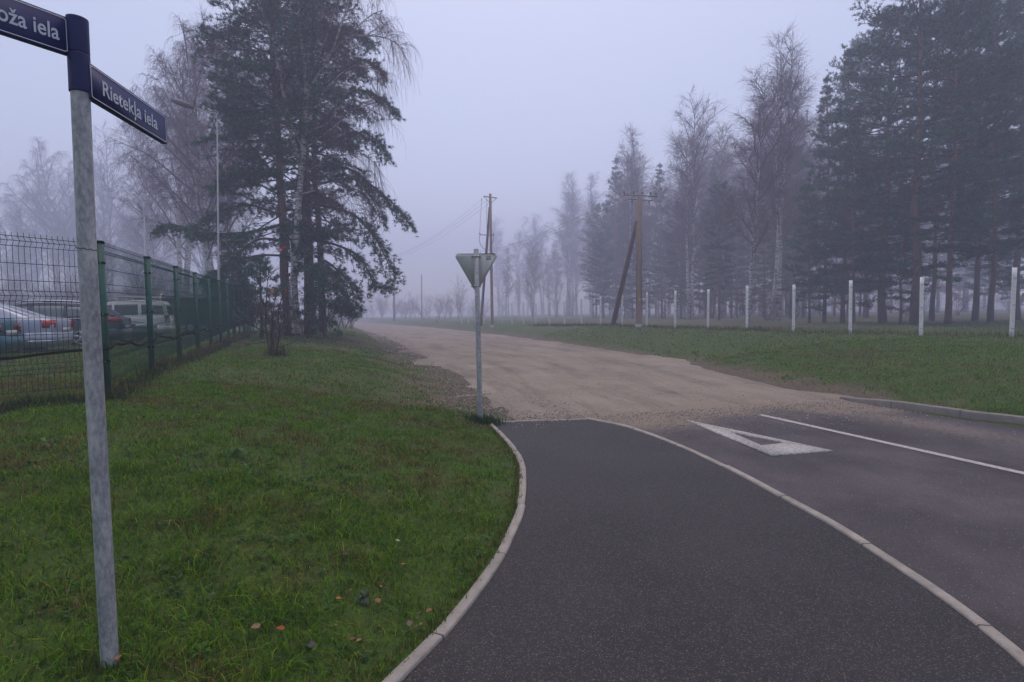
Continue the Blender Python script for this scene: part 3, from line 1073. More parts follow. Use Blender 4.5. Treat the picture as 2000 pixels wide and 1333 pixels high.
def name_plate(name, end_a, end_b, h, text, tx0, capfrac, nviewer, full_ring, squeeze):
    """end_a = bottom left corner, end_b = bottom right corner as the reader sees them"""
    ux = nrm(end_b - end_a)
    L = np.linalg.norm(end_b - end_a)
    un = nrm(np.cross(ux, up_))
    if un @ nviewer < 0:
        un = -un
    T = 0.022
    root_ = mk(name, Geo().prism(rrect(0, 0, L, h, 0.004), end_a, ux, up_, un, T), M['navy'], sp, off=so)
    of = end_a + un * (T / 2 + 0.0004)
    m_ = 0.009
    mk('border_line', ring(rrect(m_ * 0.6, m_ * 0.8, L - m_ * 0.8, h - m_ * 0.7, 0.012), rrect(m_ * 0.6 + 0.0035, m_ * 0.8 + 0.0035, L - m_ * 0.8 - 0.0035, h - m_ * 0.7 - 0.0035, 0.009), of, ux, up_, un, 0.0008), M['letter'], root_, off=so)
    V, F = text_verts(text, 1.0)
    cap = 0.72
    sc = capfrac * h / cap
    w = V[:, 0].max() - V[:, 0].min()
    x0 = V[:, 0].min()
    tw = squeeze
    sx = tw / w
    W = of + (V[:, :1] - x0) * sx * ux + tx0 * ux + (V[:, 1:2] * sc + h * 0.31) * up_ + un * (0.0012 + 0.0006 * (V[:, 2:] > 0))
    mk('lettering', Geo().add(W, F), M['letter'], root_, off=so)


dry_tufts('post_grass', [sp_base + np.array([dx, dy, 0]) for dx, dy in ((0.06, -0.04), (-0.06, -0.03), (0.0, -0.07), (0.09, 0.04), (-0.09, 0.05))], 0.07, 45, np.array([[0.05, 0.11, 0.015], [0.07, 0.13, 0.02], [0.10, 0.08, 0.03]]), 0.05)
_kt = nrm(np.gradient(kL, axis=0))
_kn = np.stack([-_kt[:, 1], _kt[:, 0], np.zeros(len(_kt))], 1)
dry_tufts('kerb_side_grass', [kL[k] + _kn[k] * (0.085 + 0.02 * rnd.random()) for k in range(14, 88) for _ in range(2)], 0.06, 14, np.array([[0.06, 0.14, 0.012], [0.09, 0.18, 0.015], [0.16, 0.13, 0.04], [0.10, 0.07, 0.03]]), 0.022)
# right-hand plate: from the lower sleeve away from the camera
A0 = P(172, 192.5, SD0 + 0.0)
hR = P(172, 122, SD0)[2] - A0[2]
rB = ray(321.5, 267)
rB = rB / rB[1]
LR = 0.60
# point on the ray of the far end at the plate's length
best = min((abs(np.linalg.norm((rB * t)[:2] - A0[:2]) - LR), t) for t in np.linspace(2.3, 3.4, 400))
B0 = rB * best[1]
B0 = np.array([B0[0], B0[1], A0[2]])
toc = np.array([1.0, -0.5, 0])
name_plate('name_plate', A0, B0, hR, 'Rietek\u013ca iela', 0.078, 0.44, toc, True, LR - 0.17)
# left-hand plate: towards the camera and out of the frame
B1 = P(135.5, 110, SD0 - 0.02)
hL = P(135.5, 37, SD0 - 0.02)[2] - B1[2]
dL = 2.05 / 2.25 * SD0
A1 = P(0, 89, dL)
dl_ = nrm((A1 - B1) * np.array([1, 1, 0]))
vis = np.linalg.norm((A1 - B1)[:2])
LL = 0.60
A1 = B1 + dl_ * LL
name_plate('name_plate', A1, B1, hL, 'o\u017ea iela', LL - vis * 1.03, 0.42, np.array([1.0, -1.0, 0]), True, vis * 0.87)

# ------------------------------------------------------------------ give way sign seen from behind
gb = G(938, 824)
gd = float(gb[1])
gt = P(930, 487, gd)
gw = empty('give_way_sign', gb)
go_ = np.array(gw.location)
tag(gw, 'back of a grey triangular road sign on a thin galvanised post beside the path end', 'road sign')
gpts = np.array([gb - (gt - gb) * 0.08, gb, (gb + gt) / 2, gt])
mk('post', Geo().tube(gpts, 4.9 * gd / FPX, 20), M['galv'], gw, smooth=True, off=go_)
cgt = gb + (gt - gb) * 0.985
ppm = gd / FPX
tri = [(-38.5, 0), (38.5, 0), (0, -66)]
# rounded triangle
def round_poly(poly, r, n=6):
    poly = np.asarray(poly, float)
    out = []
    k = len(poly)
    for i in range(k):
        a, b, c = poly[i - 1], poly[i], poly[(i + 1) % k]
        u, v = nrm(a - b), nrm(c - b)
        ang = math.acos(np.clip(u @ v, -1, 1))
        t = r / math.tan(ang / 2)
        p, q = b + u * t, b + v * t
        cen = b + nrm(u + v) * (r / math.sin(ang / 2))
        a0_ = math.atan2(*(p - cen)[::-1])
        a1_ = math.atan2(*(q - cen)[::-1])
        da = (a1_ - a0_ + math.pi) % (2 * math.pi) - math.pi
        for s in np.linspace(0, 1, n + 1):
            out.append(cen + r * np.array([math.cos(a0_ + da * s), math.sin(a0_ + da * s)]))
    return out


tri2 = round_poly([(-44.5 * ppm, 4 * ppm), (44.5 * ppm, 4 * ppm), (0, -74 * ppm)], 6 * ppm)
so_c = P(929.5, 499, gd) + np.array([0, 0.052, 0])
ux = nrm(np.array([1, 0.03, 0]))
un = np.array([0.03, -1, 0])
uy = nrm(np.array([0.012, 0, 1.0]))
face = mk('sign_panel', Geo().prism(tri2, so_c, ux, uy, un, 0.004), M['sign_back'], gw, off=go_)
gg = Geo()
gg.box(so_c + uy * 3.6 * ppm - un * 0.0, (74 * ppm, 0.022, 0.006))
mk('edge_fold', gg, M['trim_black'], face, off=go_)
tri3 = [(a * 0.97, b * 0.97) for a, b in tri2]
mk('front_face', Geo().prism(tri3, so_c - un * 0.004, ux, uy, un, 0.002), M['red_film'], face, off=go_)
mk('sticker', Geo().prism(rrect(19 * ppm, -8.5 * ppm, 28.5 * ppm, -0.5 * ppm, 0.003), so_c + un * 0.003, ux, uy, un, 0.0012), M['sticker'], face, off=go_)
for zz in (-2.0, -60):
    cpt = so_c + uy * zz * ppm
    c = cpt + np.array([0, -0.052, 0])
    rr = 5.6 * ppm
    arc = [c + np.array([math.cos(a) * rr, math.sin(a) * rr, 0]) for a in np.linspace(-math.pi, 0, 14)]
    arc = [c + np.array([-rr - 0.028, 0.03, 0]), c + np.array([-rr, 0.02, 0])] + arc + [c + np.array([rr, 0.02, 0]), c + np.array([rr + 0.028, 0.03, 0])]
    o = mk('clamp', Geo().tube(arc, 0.010, 8), M['steel'], gw, off=go_)
    for s in (-1, 1):
        mk('bolt', Geo().tube([c + np.array([s * (rr + 0.02), 0.045, 0]), c + np.array([s * (rr + 0.02), -0.012, 0])], 0.012, 8), M['steel'], o, off=go_)
dry_tufts('post_grass', [gb + np.array([0.1, -0.02, 0]), gb + np.array([0.22, -0.1, 0]), gb + np.array([-0.1, -0.05, 0]), gb + np.array([0.0, -0.12, 0])], 0.14, 160, np.array([[0.025, 0.075, 0.025], [0.04, 0.09, 0.03], [0.03, 0.06, 0.02]]), 0.09)

# private property plate cut by the right edge of the view, wired to the white fence
pp_a = P(1992, 571, 15.0)
pl = empty('notice_plate', pp_a)
tag(pl, 'small white notice plate wired to the fence beside the nearest white post', 'sign')
pux = nrm(wd * -1)
mk('panel', Geo().prism(rrect(0, -0.16, 0.55, 0, 0.01), pp_a + np.array([0, 0, 0.0]), pux, up_, np.cross(pux, up_), 0.006), M['white_plastic'], pl, off=pp_a)
V, F = text_verts('Pr', 1.0)
nn = np.cross(pux, up_)
nn = nn if nn[1] < 0 else -nn
mk('lettering', Geo().add(pp_a + (V[:, :1] * 0.16 + 0.05) * pux + (V[:, 1:2] * 0.13 - 0.125) * up_ + nn * (0.0045 + 0.0006 * (V[:, 2:] > 0)), F), M['trim_black'], pl, off=pp_a)

# ------------------------------------------------------------------ utility poles
def insul(g_, p, h=0.14, r=0.045):
    g_.tube([p, p + up_ * h * 0.3, p + up_ * h * 0.5, p + up_ * h * 0.8, p + up_ * h], [0.015, 0.015, r, r * 0.9, r * 0.4], 8)


u1 = G(961.5, 642)
UD = float(u1[1])
u1t = P(957.5, 379, UD)
U1 = empty('utility_pole', u1)
o1 = np.array(u1)
tag(U1, 'tall brown wooden utility pole with a leaning brace behind the triangular sign', 'utility pole')
line = np.array([u1 - up_ * 0.5, u1 + (u1t - u1) * 0.02, (u1 + u1t) / 2, u1t])
mk('pole', Geo().tube(line, [0.135, 0.135, 0.125, 0.115], 14), M['pole_wood'], U1, smooth=True, off=o1)
mk('footing', Geo().tube([u1 - up_ * 0.3, u1 + up_ * 0.28], 0.17, 12), M['concrete'], U1, off=o1)
bt = P(956.5, 405, UD +0.5)
bb = G(939, 637)
mk('brace', Geo().tube([bb - (bt - bb) * 0.03, (bb + bt) / 2, bt], [0.135, 0.125, 0.11], 12), M['pole_dark'], U1, smooth=True, off=o1)
ca, cb = P(944.5, 384, UD -0.8), P(970.5, 387, UD +0.8)
arm = mk('crossarm', Geo().tube([ca, cb], 0.05, 4), M['arm_metal'], U1, off=o1)
g_ = Geo()
for s in (ca, cb):
    g_.tube([s, P(958, 398, UD -0.1)], 0.025, 4)
mk('arm_strut', g_, M['arm_metal'], arm, off=o1)
wires1 = [P(941, 390, UD -0.8), P(951, 391.5, UD -0.3), P(957, 396, UD -0.2)]
for s in wires1 + [P(968, 388, UD +0.6)]:
    g_ = Geo()
    insul(g_, s + up_ * -0.05)
    mk('insulator', g_, M['lamp_head'], arm, off=o1)
br0, br1 = P(937, 459, UD -0.6), P(964, 460, UD +0.3)
brk = mk('bracket', Geo().tube([br0, br1], 0.04, 4), M['arm_metal'], U1, off=o1)
for s in (br0, br1):
    g_ = Geo(); insul(g_, s, 0.16, 0.06)
    mk('fuse', g_, M['trim_black'], brk, off=o1)
for s, e in ((wires1[0], br0), (wires1[1], P(951, 458, UD -0.3))):
    mk('down_lead', Geo().tube([s, (s + e) / 2 + np.array([-0.03, 0, 0]), e], 0.016, 4), M['cable'], U1, off=o1)
loop = smooth_line(np.array([br0, P(936.5, 470, UD -0.6), P(939, 479, UD -0.5), P(946, 487, UD -0.3), P(951, 484, UD -0.2)]), 24)
mk('cable_loop', Geo().tube(loop, 0.022, 6), M['trim_black'], U1, off=o1)
loop = smooth_line(np.array([br1, P(963, 472, UD +0.2), P(957, 487, UD +0.0)]), 16)
mk('cable_loop', Geo().tube(loop, 0.022, 6), M['trim_black'], U1, off=o1)
tp = P(961, 583, UD -0.2)
mk('warning_sticker', Geo().prism([(-0.09, 0), (0.09, 0), (0, 0.17)], tp, np.array([1.0, 0, 0]), up_, np.array([0, -1.0, 0]), 0.006), M['yellow'], U1, off=o1)

u2 = G(1247.5, 640)
VD = float(u2[1])
u2t = P(1249, 386, VD +0.00)
U2 = empty('utility_pole', u2)
o2 = np.array(u2)
tag(U2, 'wooden utility pole with a wide crossarm and dark brace beyond the white fence', 'utility pole')
mk('pole', Geo().tube([u2 - up_ * 0.4, u2, (u2 + u2t) / 2, u2t], [0.17, 0.17, 0.155, 0.14], 14), M['pole_wood'], U2, smooth=True, off=o2)
mk('footing', Geo().tube([u2 - up_ * 0.3, u2 + up_ * 0.2], 0.2, 12), M['concrete'], U2, off=o2)
bt, bb = P(1244, 432, VD +0.00), G(1197, 637)
mk('brace', Geo().tube([bb - (bt - bb) * 0.03, (bb + bt) / 2, bt], [0.155, 0.14, 0.12], 12), M['pole_dark'], U2, smooth=True, off=o2)
for (y, xa, xb, dd) in ((381, 1218, 1283, 0), (389, 1228, 1275, 0.1)):
    a_, b_ = P(xa, y, VD -0.20 + dd), P(xb, y + 3, VD +0.10 + dd)
    arm2 = mk('crossarm', Geo().tube([a_, b_], 0.035, 4), M['arm_metal'], U2, off=o2)
    for t in ((0.02, 0.3, 0.55, 0.8, 0.97) if y == 381 else (0.15, 0.4, 0.85)):
        g_ = Geo()
        insul(g_, a_ + (b_ - a_) * t + up_ * (0.03 if y == 381 else -0.25), 0.2, 0.06)
        mk('insulator', g_, M['lamp_head'], arm2, off=o2)
for dx in (-5, 5.5):
    mk('down_lead', Geo().tube([P(1247 + dx, 398, VD -0.20), P(1248 + dx, 600, VD -0.20)], 0.02, 4), M['cable'], U2, off=o2)
tp = P(1249.3, 588, VD -0.18)
mk('warning_sticker', Geo().prism([(-0.09, 0), (0.09, 0), (0, 0.17)], tp, np.array([1.0, 0, 0]), up_, np.array([0, -1.0, 0]), 0.006), M['yellow'], U2, off=o2)


def far_pole(px, ytop, d, r, label, ins=True):
    b = onverge(px, d)
    d = float(b[1])
    t = P(px, ytop + 6, d)
    U = empty('utility_pole', b)
    tag(U, label, 'utility pole')
    mk('pole', Geo().tube([b - up_ * 0.4, (b + t) / 2, t], [r, r * 0.95, r * 0.85], 10), M['pole_wood'], U, smooth=True, off=b)
    out = []
    if ins:
        w_ = 5.5 * d / FPX
        a_ = mk('crossarm', Geo().tube([t + np.array([-w_, 0, -0.3]), t + np.array([w_, 0, -0.3])], 0.05, 4), M['arm_metal'], U, off=b)
        for s in (-w_, 0, w_):
            g_ = Geo(); insul(g_, t + np.array([s, 0, -0.25 if s else 0.0]), 0.45, 0.08)
            mk('insulator', g_, M['arm_metal'], a_, off=b)
            out.append(t + np.array([s, 0, 0.2 if s else 0.45]))
    return out


fp1 = far_pole(769.5, 497, 92, 0.19, 'fog faded wooden pole left of the triangular sign with a small crossarm')
fp2 = far_pole(932.5, 488, 105, 0.17, 'faint distant pole whose insulators peek above the triangular sign')
far_pole(823.5, 531, 125, 0.14, 'bare faint pole in the fog between the sign and the far crossarm pole', False)
far_pole(706, 548, 150, 0.15, 'faintest thin pole in the fog beside the drooping pine', False)


def wire(a, b, sag, label, r=0.011):
    t = np.linspace(0, 1, 40)[:, None]
    p = a * (1 - t) + b * t - up_ * sag * 4 * t * (1 - t)
    return tag(mk('overhead_wire', Geo().tube(p, r, 4), M['cable']), label, 'wire', 'overhead wires')


for k, nm in enumerate(('upper', 'middle', 'lower')):
    wire(wires1[k], fp1[k], 0.9, nm + ' wire sloping from the brown brace pole down to the faded pole at left')
s2 = [P(1217, 383, VD - 0.2), P(1240, 384, VD - 0.1), P(1228, 395, VD - 0.1)]
for k, nm in enumerate(('upper', 'middle', 'lower')):
    wire(s2[k], fp2[k], 0.8, nm + ' wire running from the wide crossarm pole to the pole behind the triangle')
wire(s2[0], P(1500, 235, 27), 0.4, 'wire rising from the wide crossarm pole to the right through the birches')

# ------------------------------------------------------------------ street lamps
def lamp(px, ytop, yhead, xhead, d, r, label):
    b = onground(px, d)
    t = P(px - 2, ytop, d)
    L_ = empty('street_lamp', b)
    tag(L_, label, 'street lamp')
    mk('pole', Geo().tube([b - up_ * 0.3, b + (t - b) * 0.4, b + (t - b) * 0.401, t], [r, r * 0.85, r * 0.65, r * 0.5], 14), M['lamp_pole'], L_, smooth=True, off=b)
    h_ = P(xhead, yhead, d - 0.5)
    mid = P(px - 6, ytop - 8 * (ytop - yhead) / 12 * 0.6, d)
    arm = smooth_line(np.array([t, P(px - 5, ytop - 0.45 * (ytop - yhead) - 2, d), P(px - (px - xhead) * 0.35, yhead + 0.42 * (ytop - yhead), d - 0.15), h_]), 16)
    a_ = mk('arm', Geo().tube(arm, r * 0.45, 10), M['lamp_pole'], L_, smooth=True, off=b)
    dirv = nrm(arm[-1] - arm[-3])
    mk('lamp_head', Geo().tube([h_ - dirv * 0.12, h_, h_ + dirv * 0.35, h_ + dirv * 0.62], [0.05, 0.10, 0.115, 0.06], 8), M['lamp_head'], a_, smooth=True, off=b)


lamp(426, 236, 208, 372, 20.5, 0.048, 'tall slim grey street lamp rising behind the green fence by the pines')
lamp(283.5, 424, 409, 276, 46.0, 0.09, 'smaller far street lamp fading in fog left of the pine bough')

# ------------------------------------------------------------------ roadside posts
dp = G(638, 641)
dl0 = empty('marker_post', dp)
tag(dl0, 'white roadside marker post with a black band under the drooping pine', 'marker post')
hh_ = 22 * dp[1] / FPX
mk('body', Geo().tube([dp - up_ * 0.1, dp + up_ * hh_ * 0.52], 0.075, 8), M['white_paint'], dl0, off=dp)
mk('black_band', Geo().tube([dp + up_ * hh_ * 0.52, dp + up_ * hh_ * 0.9], 0.078, 8), M['trim_black'], dl0, off=dp)
mk('cap', Geo().tube([dp + up_ * hh_ * 0.9, dp + up_ * hh_], 0.075, 8), M['white_paint'], dl0, off=dp)
ym = onverge(853, 52)
yp = empty('marker_post', ym)
tag(yp, 'short yellow banded marker post on the far verge left of the triangular sign', 'marker post')
mk('body', Geo().tube([ym, ym + up_ * 0.5], 0.06, 8), M['pole_dark'], yp, off=ym)
mk('yellow_band', Geo().tube([ym + up_ * 0.5, ym + up_ * 0.85], 0.062, 8), M['yellow'], yp, off=ym)
mk('top', Geo().tube([ym + up_ * 0.85, ym + up_ * 1.0], 0.058, 8), M['pole_dark'], yp, off=ym)

# ------------------------------------------------------------------ trees
NG = np.array([[0.024, 0.092, 0.060], [0.036, 0.120, 0.062], [0.016, 0.062, 0.052], [0.052, 0.138, 0.056]])


def tufts(c, d, rng, m=15, L=(0.15, 0.27), W=0.022, tint=1.0):
    """needle tufts: m slim needle blades fanned about axis d at each centre c"""
    n = len(c)
    a = rng.normal(0, 0.62, (n, m, 3))
    v = nrm(d[:, None, :] + a)
    l = rng.uniform(*L, (n, m, 1))
    s = nrm(np.cross(v, rng.normal(0, 1, (n, m, 3)))) * W * 0.5
    o = c[:, None, :] - v * l * 0.15
    V = np.stack([o - s, o + s, o + v * l], 2).reshape(-1, 3)
    i = np.arange(n * m) * 3
    tone = NG[rng.integers(0, 4, n)] * rng.uniform(0.65, 1.35, (n, 1)) * tint
    return V, [np.stack([i, i + 1, i + 2], 1)], np.repeat(tone, m * 3, 0)


def bough_foliage(gb_, gf, pts, rng, r0, side_len, nside=12, start=0.3, perside=6, hang=0.0, tint=1.0, W=0.022, m=15):
    """side shoots with needle tufts along a bough polyline"""
    pts = np.asarray(pts, float)
    q = resample(pts, 24)
    tan = nrm(np.gradient(q, axis=0))
    s = np.clip(start + (1 - start) * (np.arange(nside) + rng.random(nside)) / nside, 0, 0.999)
    k = (s * 23).astype(int)
    base, t = q[k], tan[k]
    sd = nrm(np.cross(t, up_)) * np.where(np.arange(nside) % 2 == 0, 1, -1)[:, None]
    dirs = nrm(t * rng.uniform(0.45, 0.9, (nside, 1)) + sd * rng.uniform(0.5, 1.0, (nside, 1)) + up_ * rng.normal(0.12 - hang, 0.13, (nside, 1)))
    ln = side_len * rng.uniform(0.45, 1.1, (nside, 1)) * (1.15 - 0.65 * s[:, None])
    u = np.linspace(0, 1, 4)[None, :, None]
    Pt = base[:, None] + dirs[:, None] * ln[:, None] * u + up_ * (-hang * 0.5) * ln[:, None] * u ** 2
    V, F = tubes(Pt, np.tile(np.array([0.018, 0.014, 0.010, 0.006]), (nside, 1)), 3)
    gb_.add(V, [F])
    # tufts along the side shoots and at the bough's end
    f = rng.uniform(0.25, 1.02, (nside, perside, 1))
    c = base[:, None] + dirs[:, None] * ln[:, None] * f + up_ * (-hang * 0.5) * ln[:, None] * f ** 2 + rng.normal(0, 0.07, (nside, perside, 3))
    ax = nrm(dirs[:, None] + up_ * 0.45 + rng.normal(0, 0.35, (nside, perside, 3)))
    gf.add(*tufts(c.reshape(-1, 3), ax.reshape(-1, 3), rng, m, tint=tint, W=W))
    c2 = q[-6:] + rng.normal(0, 0.08, (6, 3))
    gf.add(*tufts(c2, nrm(tan[-6:] + up_ * 0.3), rng, m, tint=tint, W=W))


def pine_geo(seed, H, cb, R, rt, top='round', droop=0.0, whorl=0.72, per=(4, 6), lean=0.0, dens=1.0, tint=1.0, extra=(), W=0.022):
    rng = np.random.default_rng(seed)
    gt_, gb_, gf = Geo(), Geo(), Geo()
    z = np.linspace(0, 1, 16)
    wob = np.cumsum(rng.normal(0, 0.05, (16, 2)), axis=0) * (H / 22)
    tr = np.stack([wob[:, 0] + lean * z * H, wob[:, 1], z * H], 1)
    tr[0] -= up_ * 0.4
    rad = rt * (1 - z) ** 0.75 * (1 + 0.35 * np.exp(-z * 22)) + 0.015
    gt_.tube(tr, rad, 12)
    at = lambda zz: np.array([np.interp(zz, tr[:, 2], tr[:, 0]), np.interp(zz, tr[:, 2], tr[:, 1]), zz])
    zz = cb
    while zz < H - 0.25:
        t = (zz - cb) / (H - cb)
        if top == 'round':
            prof = (0.55 + 0.45 * min(1, t / 0.3)) * (1 - max(0, (t - 0.35) / 0.65) ** 2.2) ** 0.5
        else:
            prof = (1 - t) ** 0.9 * (0.6 + 0.4 * min(1, t / 0.2)) + 0.02
        az = rng.uniform(0, 2 * np.pi)
        n = int(rng.integers(*per))
        for k in range(n):
            if rng.random() < 0.12:
                continue
            a = az + k * 2 * np.pi / n + rng.normal(0, 0.3)
            L = max(0.22, R * prof * rng.uniform(0.55, 1.12))
            el = np.radians(-6 + 48 * t ** 1.3 + rng.normal(0, 9)) - droop
            o = at(zz + rng.uniform(-0.15, 0.15))
            hd = np.array([math.cos(a), math.sin(a), 0])
            s = np.linspace(0, 1, 7)[:, None]
            p = o + hd * L * s * math.cos(el) + up_ * (L * s * math.sin(el) - droop * L * 0.5 * s ** 2 + 0.22 * L * np.clip(s - 0.55, 0, 1) ** 1.5)
            p = p + np.cumsum(rng.normal(0, 0.025 * L, (7, 3)), axis=0) * s
            r0 = 0.012 + 0.011 * L
            gb_.tube(p, r0 * (1 - 0.8 * s[:, 0]), 5, False)
            bough_foliage(gb_, gf, p, rng, r0, 0.42 * L + 0.15, max(2, int((1.0 + 3.6 * L) * dens)), 0.30, 6 if L > 0.9 else 3, droop * 0.6, tint * rng.uniform(0.55, 1.45), W)
        zz += whorl * rng.uniform(0.75, 1.3) * (1 - 0.35 * t)
    gf.add(*tufts(np.array([at(H - 0.1 * k) for k in range(6)]), np.tile(up_, (6, 1)), rng))
    # dead lower stubs
    for k in range(int(cb * 1.6)):
        zz = rng.uniform(cb * 0.35, cb)
        a = rng.uniform(0, 2 * np.pi)
        L = rng.uniform(0.3, 1.7)
        o = at(zz)
        s = np.linspace(0, 1, 4)[:, None]
        p = o + np.array([math.cos(a), math.sin(a), 0]) * L * s + up_ * (-0.25 * L * s ** 2 + 0.1 * L * s)
        gb_.tube(p, 0.022 * (1 - 0.8 * s[:, 0]), 4, False)
    for e in extra:
        e = np.asarray(e, float)
        q = smooth_line(e, 20)
        L = np.linalg.norm(q[-1] - q[0])
        gb_.tube(q, np.linspace(0.02 + 0.012 * L, 0.012, 20), 6, False)
        bough_foliage(gb_, gf, q, rng, 0.05, min(1.5, 0.34 * L + 0.2), int(14 + 7 * L), 0.25, 8, 0.35, tint, W)
    return gt_, gb_, gf


def tree_from(name, geos, base, label, cat, group=None, mats=None):
    o = empty(name, base)
    tag(o, label, cat, group)
    for (n, g__, m_, sm) in geos:
        if g__.V:
            mk(n, g__, m_, o, smooth=sm)
    return o


def make_pine(name, label, base, cat='pine tree', group=None, scale=1.0, **kw):
    gt_, gb_, gf = pine_geo(**kw)
    o = tree_from(name, [('trunk', gt_, M['pine'], True), ('branch_frame', gb_, M['dark_twig'], False), ('crown', gf, M['needle'], False)], base, label, cat, group)
    return o


def twig_cloud(rng, limbs, nsub, ntw, sub_len, tw_len, hang, start=0.25, rtw=0.006, spread=1.0):
    """limbs: list of (polyline, r0). returns Geo of sub-branches and hanging twigs"""
    gg = Geo()
    for pts, r0 in limbs:
        q = resample(pts, 30)
        tan = nrm(np.gradient(q, axis=0))
        L = np.linalg.norm(np.diff(q, axis=0), axis=1).sum()
        n = max(2, int(nsub * L))
        s = start + (1 - start) * rng.random(n) ** 0.85
        k = np.clip((s * 29).astype(int), 0, 29)
        b, t = q[k], tan[k]
        a = rng.normal(0, 1, (n, 3))
        sd = nrm(a - (a * t).sum(1, keepdims=True) * t)
        d = nrm(t * 0.75 + sd * rng.uniform(0.5, 1.1, (n, 1)) * spread + up_ * (0.35 - 0.25 * hang))
        sl = sub_len * rng.uniform(0.4, 1.15, (n, 1)) * (1.15 - 0.6 * s[:, None])
        u = np.linspace(0, 1, 6)[None, :, None]
        curve = lambda uu, dd, ll: dd * ll * uu + up_ * ll * (-0.38 * hang * uu ** 2.2)
        Pt = b[:, None] + curve(u, d[:, None], sl[:, None]) + np.cumsum(rng.normal(0, 0.02, (n, 6, 3)), 1) * sl[:, None]
        V, F = tubes(Pt, np.linspace(0.012, 0.005, 6)[None] * np.ones((n, 1)), 3)
        gg.add(V, [F])
        # twigs
        kk = rng.integers(0, n, n * ntw)
        uu = rng.uniform(0.15, 1.0, (n * ntw, 1))
        ii_ = np.clip((uu[:, 0] * 5).astype(int), 0, 4)
        fr = uu[:, 0] * 5 - ii_
        o = Pt[kk, ii_] * (1 - fr[:, None]) + Pt[kk, ii_ + 1] * fr[:, None]
        dd = nrm(d[kk] + rng.normal(0, 0.55, (n * ntw, 3)))
        tl = tw_len * rng.uniform(0.35, 1.2, (n * ntw, 1))
        u2_ = np.linspace(0, 1, 6)[None, :, None]
        T = o[:, None] + dd[:, None] * tl[:, None] * (u2_ * (1 - 0.55 * hang * u2_)) - up_ * tl[:, None] * hang * 0.85 * u2_ ** 1.6
        T = T + np.cumsum(rng.normal(0, 0.018, T.shape), 1) * tl[:, None]
        V, F = tubes(T, np.linspace(rtw, rtw * 0.45, 6)[None] * np.ones((len(T), 1)), 3)
        gg.add(V, [F])
    return gg


def birch_geo(seed, H, rt, forks=1, hang=0.3, width=1.0, dens=1.0, rtw=0.0055, first=0.25, lean=0.0):
    rng = np.random.default_rng(seed)
    gt_, gb_ = Geo(), Geo()
    limbs = []
    z = np.linspace(0, 1, 14)
    stems = []
    for f in range(forks):
        off = rng.normal(0, 0.25, 2) if forks > 1 else np.zeros(2)
        ln = rng.normal(0, 0.035, 2) if forks > 1 else np.zeros(2)
        hh = H * (1 if f == 0 else rng.uniform(0.82, 0.97))
        wob = np.cumsum(rng.normal(0, 0.05, (14, 2)), axis=0)
        st = np.stack([off[0] + ln[0] * z * hh + wob[:, 0] + lean * z * hh, off[1] + ln[1] * z * hh + wob[:, 1], z * hh], 1)
        st[0, 2] -= 0.4
        gt_.tube(st, rt * (1 - z) ** 0.8 * (1 + 0.3 * np.exp(-z * 20)) + 0.012, 10)
        limbs.append((st[5:], 0.05))
        nl_ = int(34 / forks ** 0.5)
        for k in range(nl_):
            t = first + (0.93 - first) * (k + rng.random()) / nl_
            o = np.array([np.interp(t, z, st[:, 0]), np.interp(t, z, st[:, 1]), t * hh])
            a = rng.uniform(0, 2 * np.pi)
            L = hh * 0.30 * width * (1 - t) ** 0.6 * (0.65 + 0.35 * min(1, (t - first) / 0.25)) * rng.uniform(0.7, 1.2) + 0.7
            el = np.radians(rng.uniform(46, 70))
            s = np.linspace(0, 1, 7)[:, None]
            hd = np.array([math.cos(a), math.sin(a), 0])
            p = o + hd * L * math.cos(el) * s ** 0.9 + up_ * (L * math.sin(el) * s - 0.12 * L * hang * s ** 3)
            p = p + np.cumsum(rng.normal(0, 0.02 * L, (7, 3)), axis=0) * s
            r0 = 0.012 + 0.010 * L
            gb_.tube(p, r0 * (1 - 0.8 * s[:, 0]), 5, False)
            limbs.append((p, r0))
    tw = twig_cloud(rng, limbs, 4.2 * dens, 12, 1.25, 0.95, hang, 0.12, rtw)
    return gt_, gb_, tw


def make_birch(name, label, base, cat='birch tree', group=None, **kw):
    gt_, gb_, tw = birch_geo(**kw)
    return tree_from(name, [('trunk', gt_, M['birch'], True), ('limb_frame', gb_, M['twig'], False), ('crown', tw, M['twig'], False)], base, label, cat, group)


def shrub(name, label, base, cat, seed, n, H, spread, r, ntw, mat_=None, twl=0.5, group=None, up=0.8):
    rng = np.random.default_rng(seed)
    gs = Geo()
    limbs = []
    for k in range(n):
        a = rng.uniform(0, 2 * np.pi)
        h = H * rng.uniform(0.55, 1.0)
        s = np.linspace(0, 1, 8)[:, None]
        o = np.array([math.cos(a), math.sin(a), 0]) * rng.uniform(0.0, 0.14) * min(1, H / 2)
        hd = np.array([math.cos(a), math.sin(a), 0]) * spread * rng.uniform(0.15, 1.0)
        p = o + hd * s ** 1.2 + up_ * h * s ** (up + 0.2)
        p = p + np.cumsum(rng.normal(0, 0.007 * H, (8, 3)), 0) * s
        p[0, 2] = -0.1
        gs.tube(p, r * (1 - 0.85 * s[:, 0]), 6, False)
        limbs.append((p, r))
    tw = twig_cloud(rng, limbs, ntw, 4, 0.38 * H, twl, 0.05, 0.2, r * 0.22, 1.0)
    o = empty(name, base)
    tag(o, label, cat, group)
    mk('stem_frame', gs, mat_ or M['dark_twig'], o)
    mk('crown', tw, mat_ or M['dark_twig'], o)
    return o



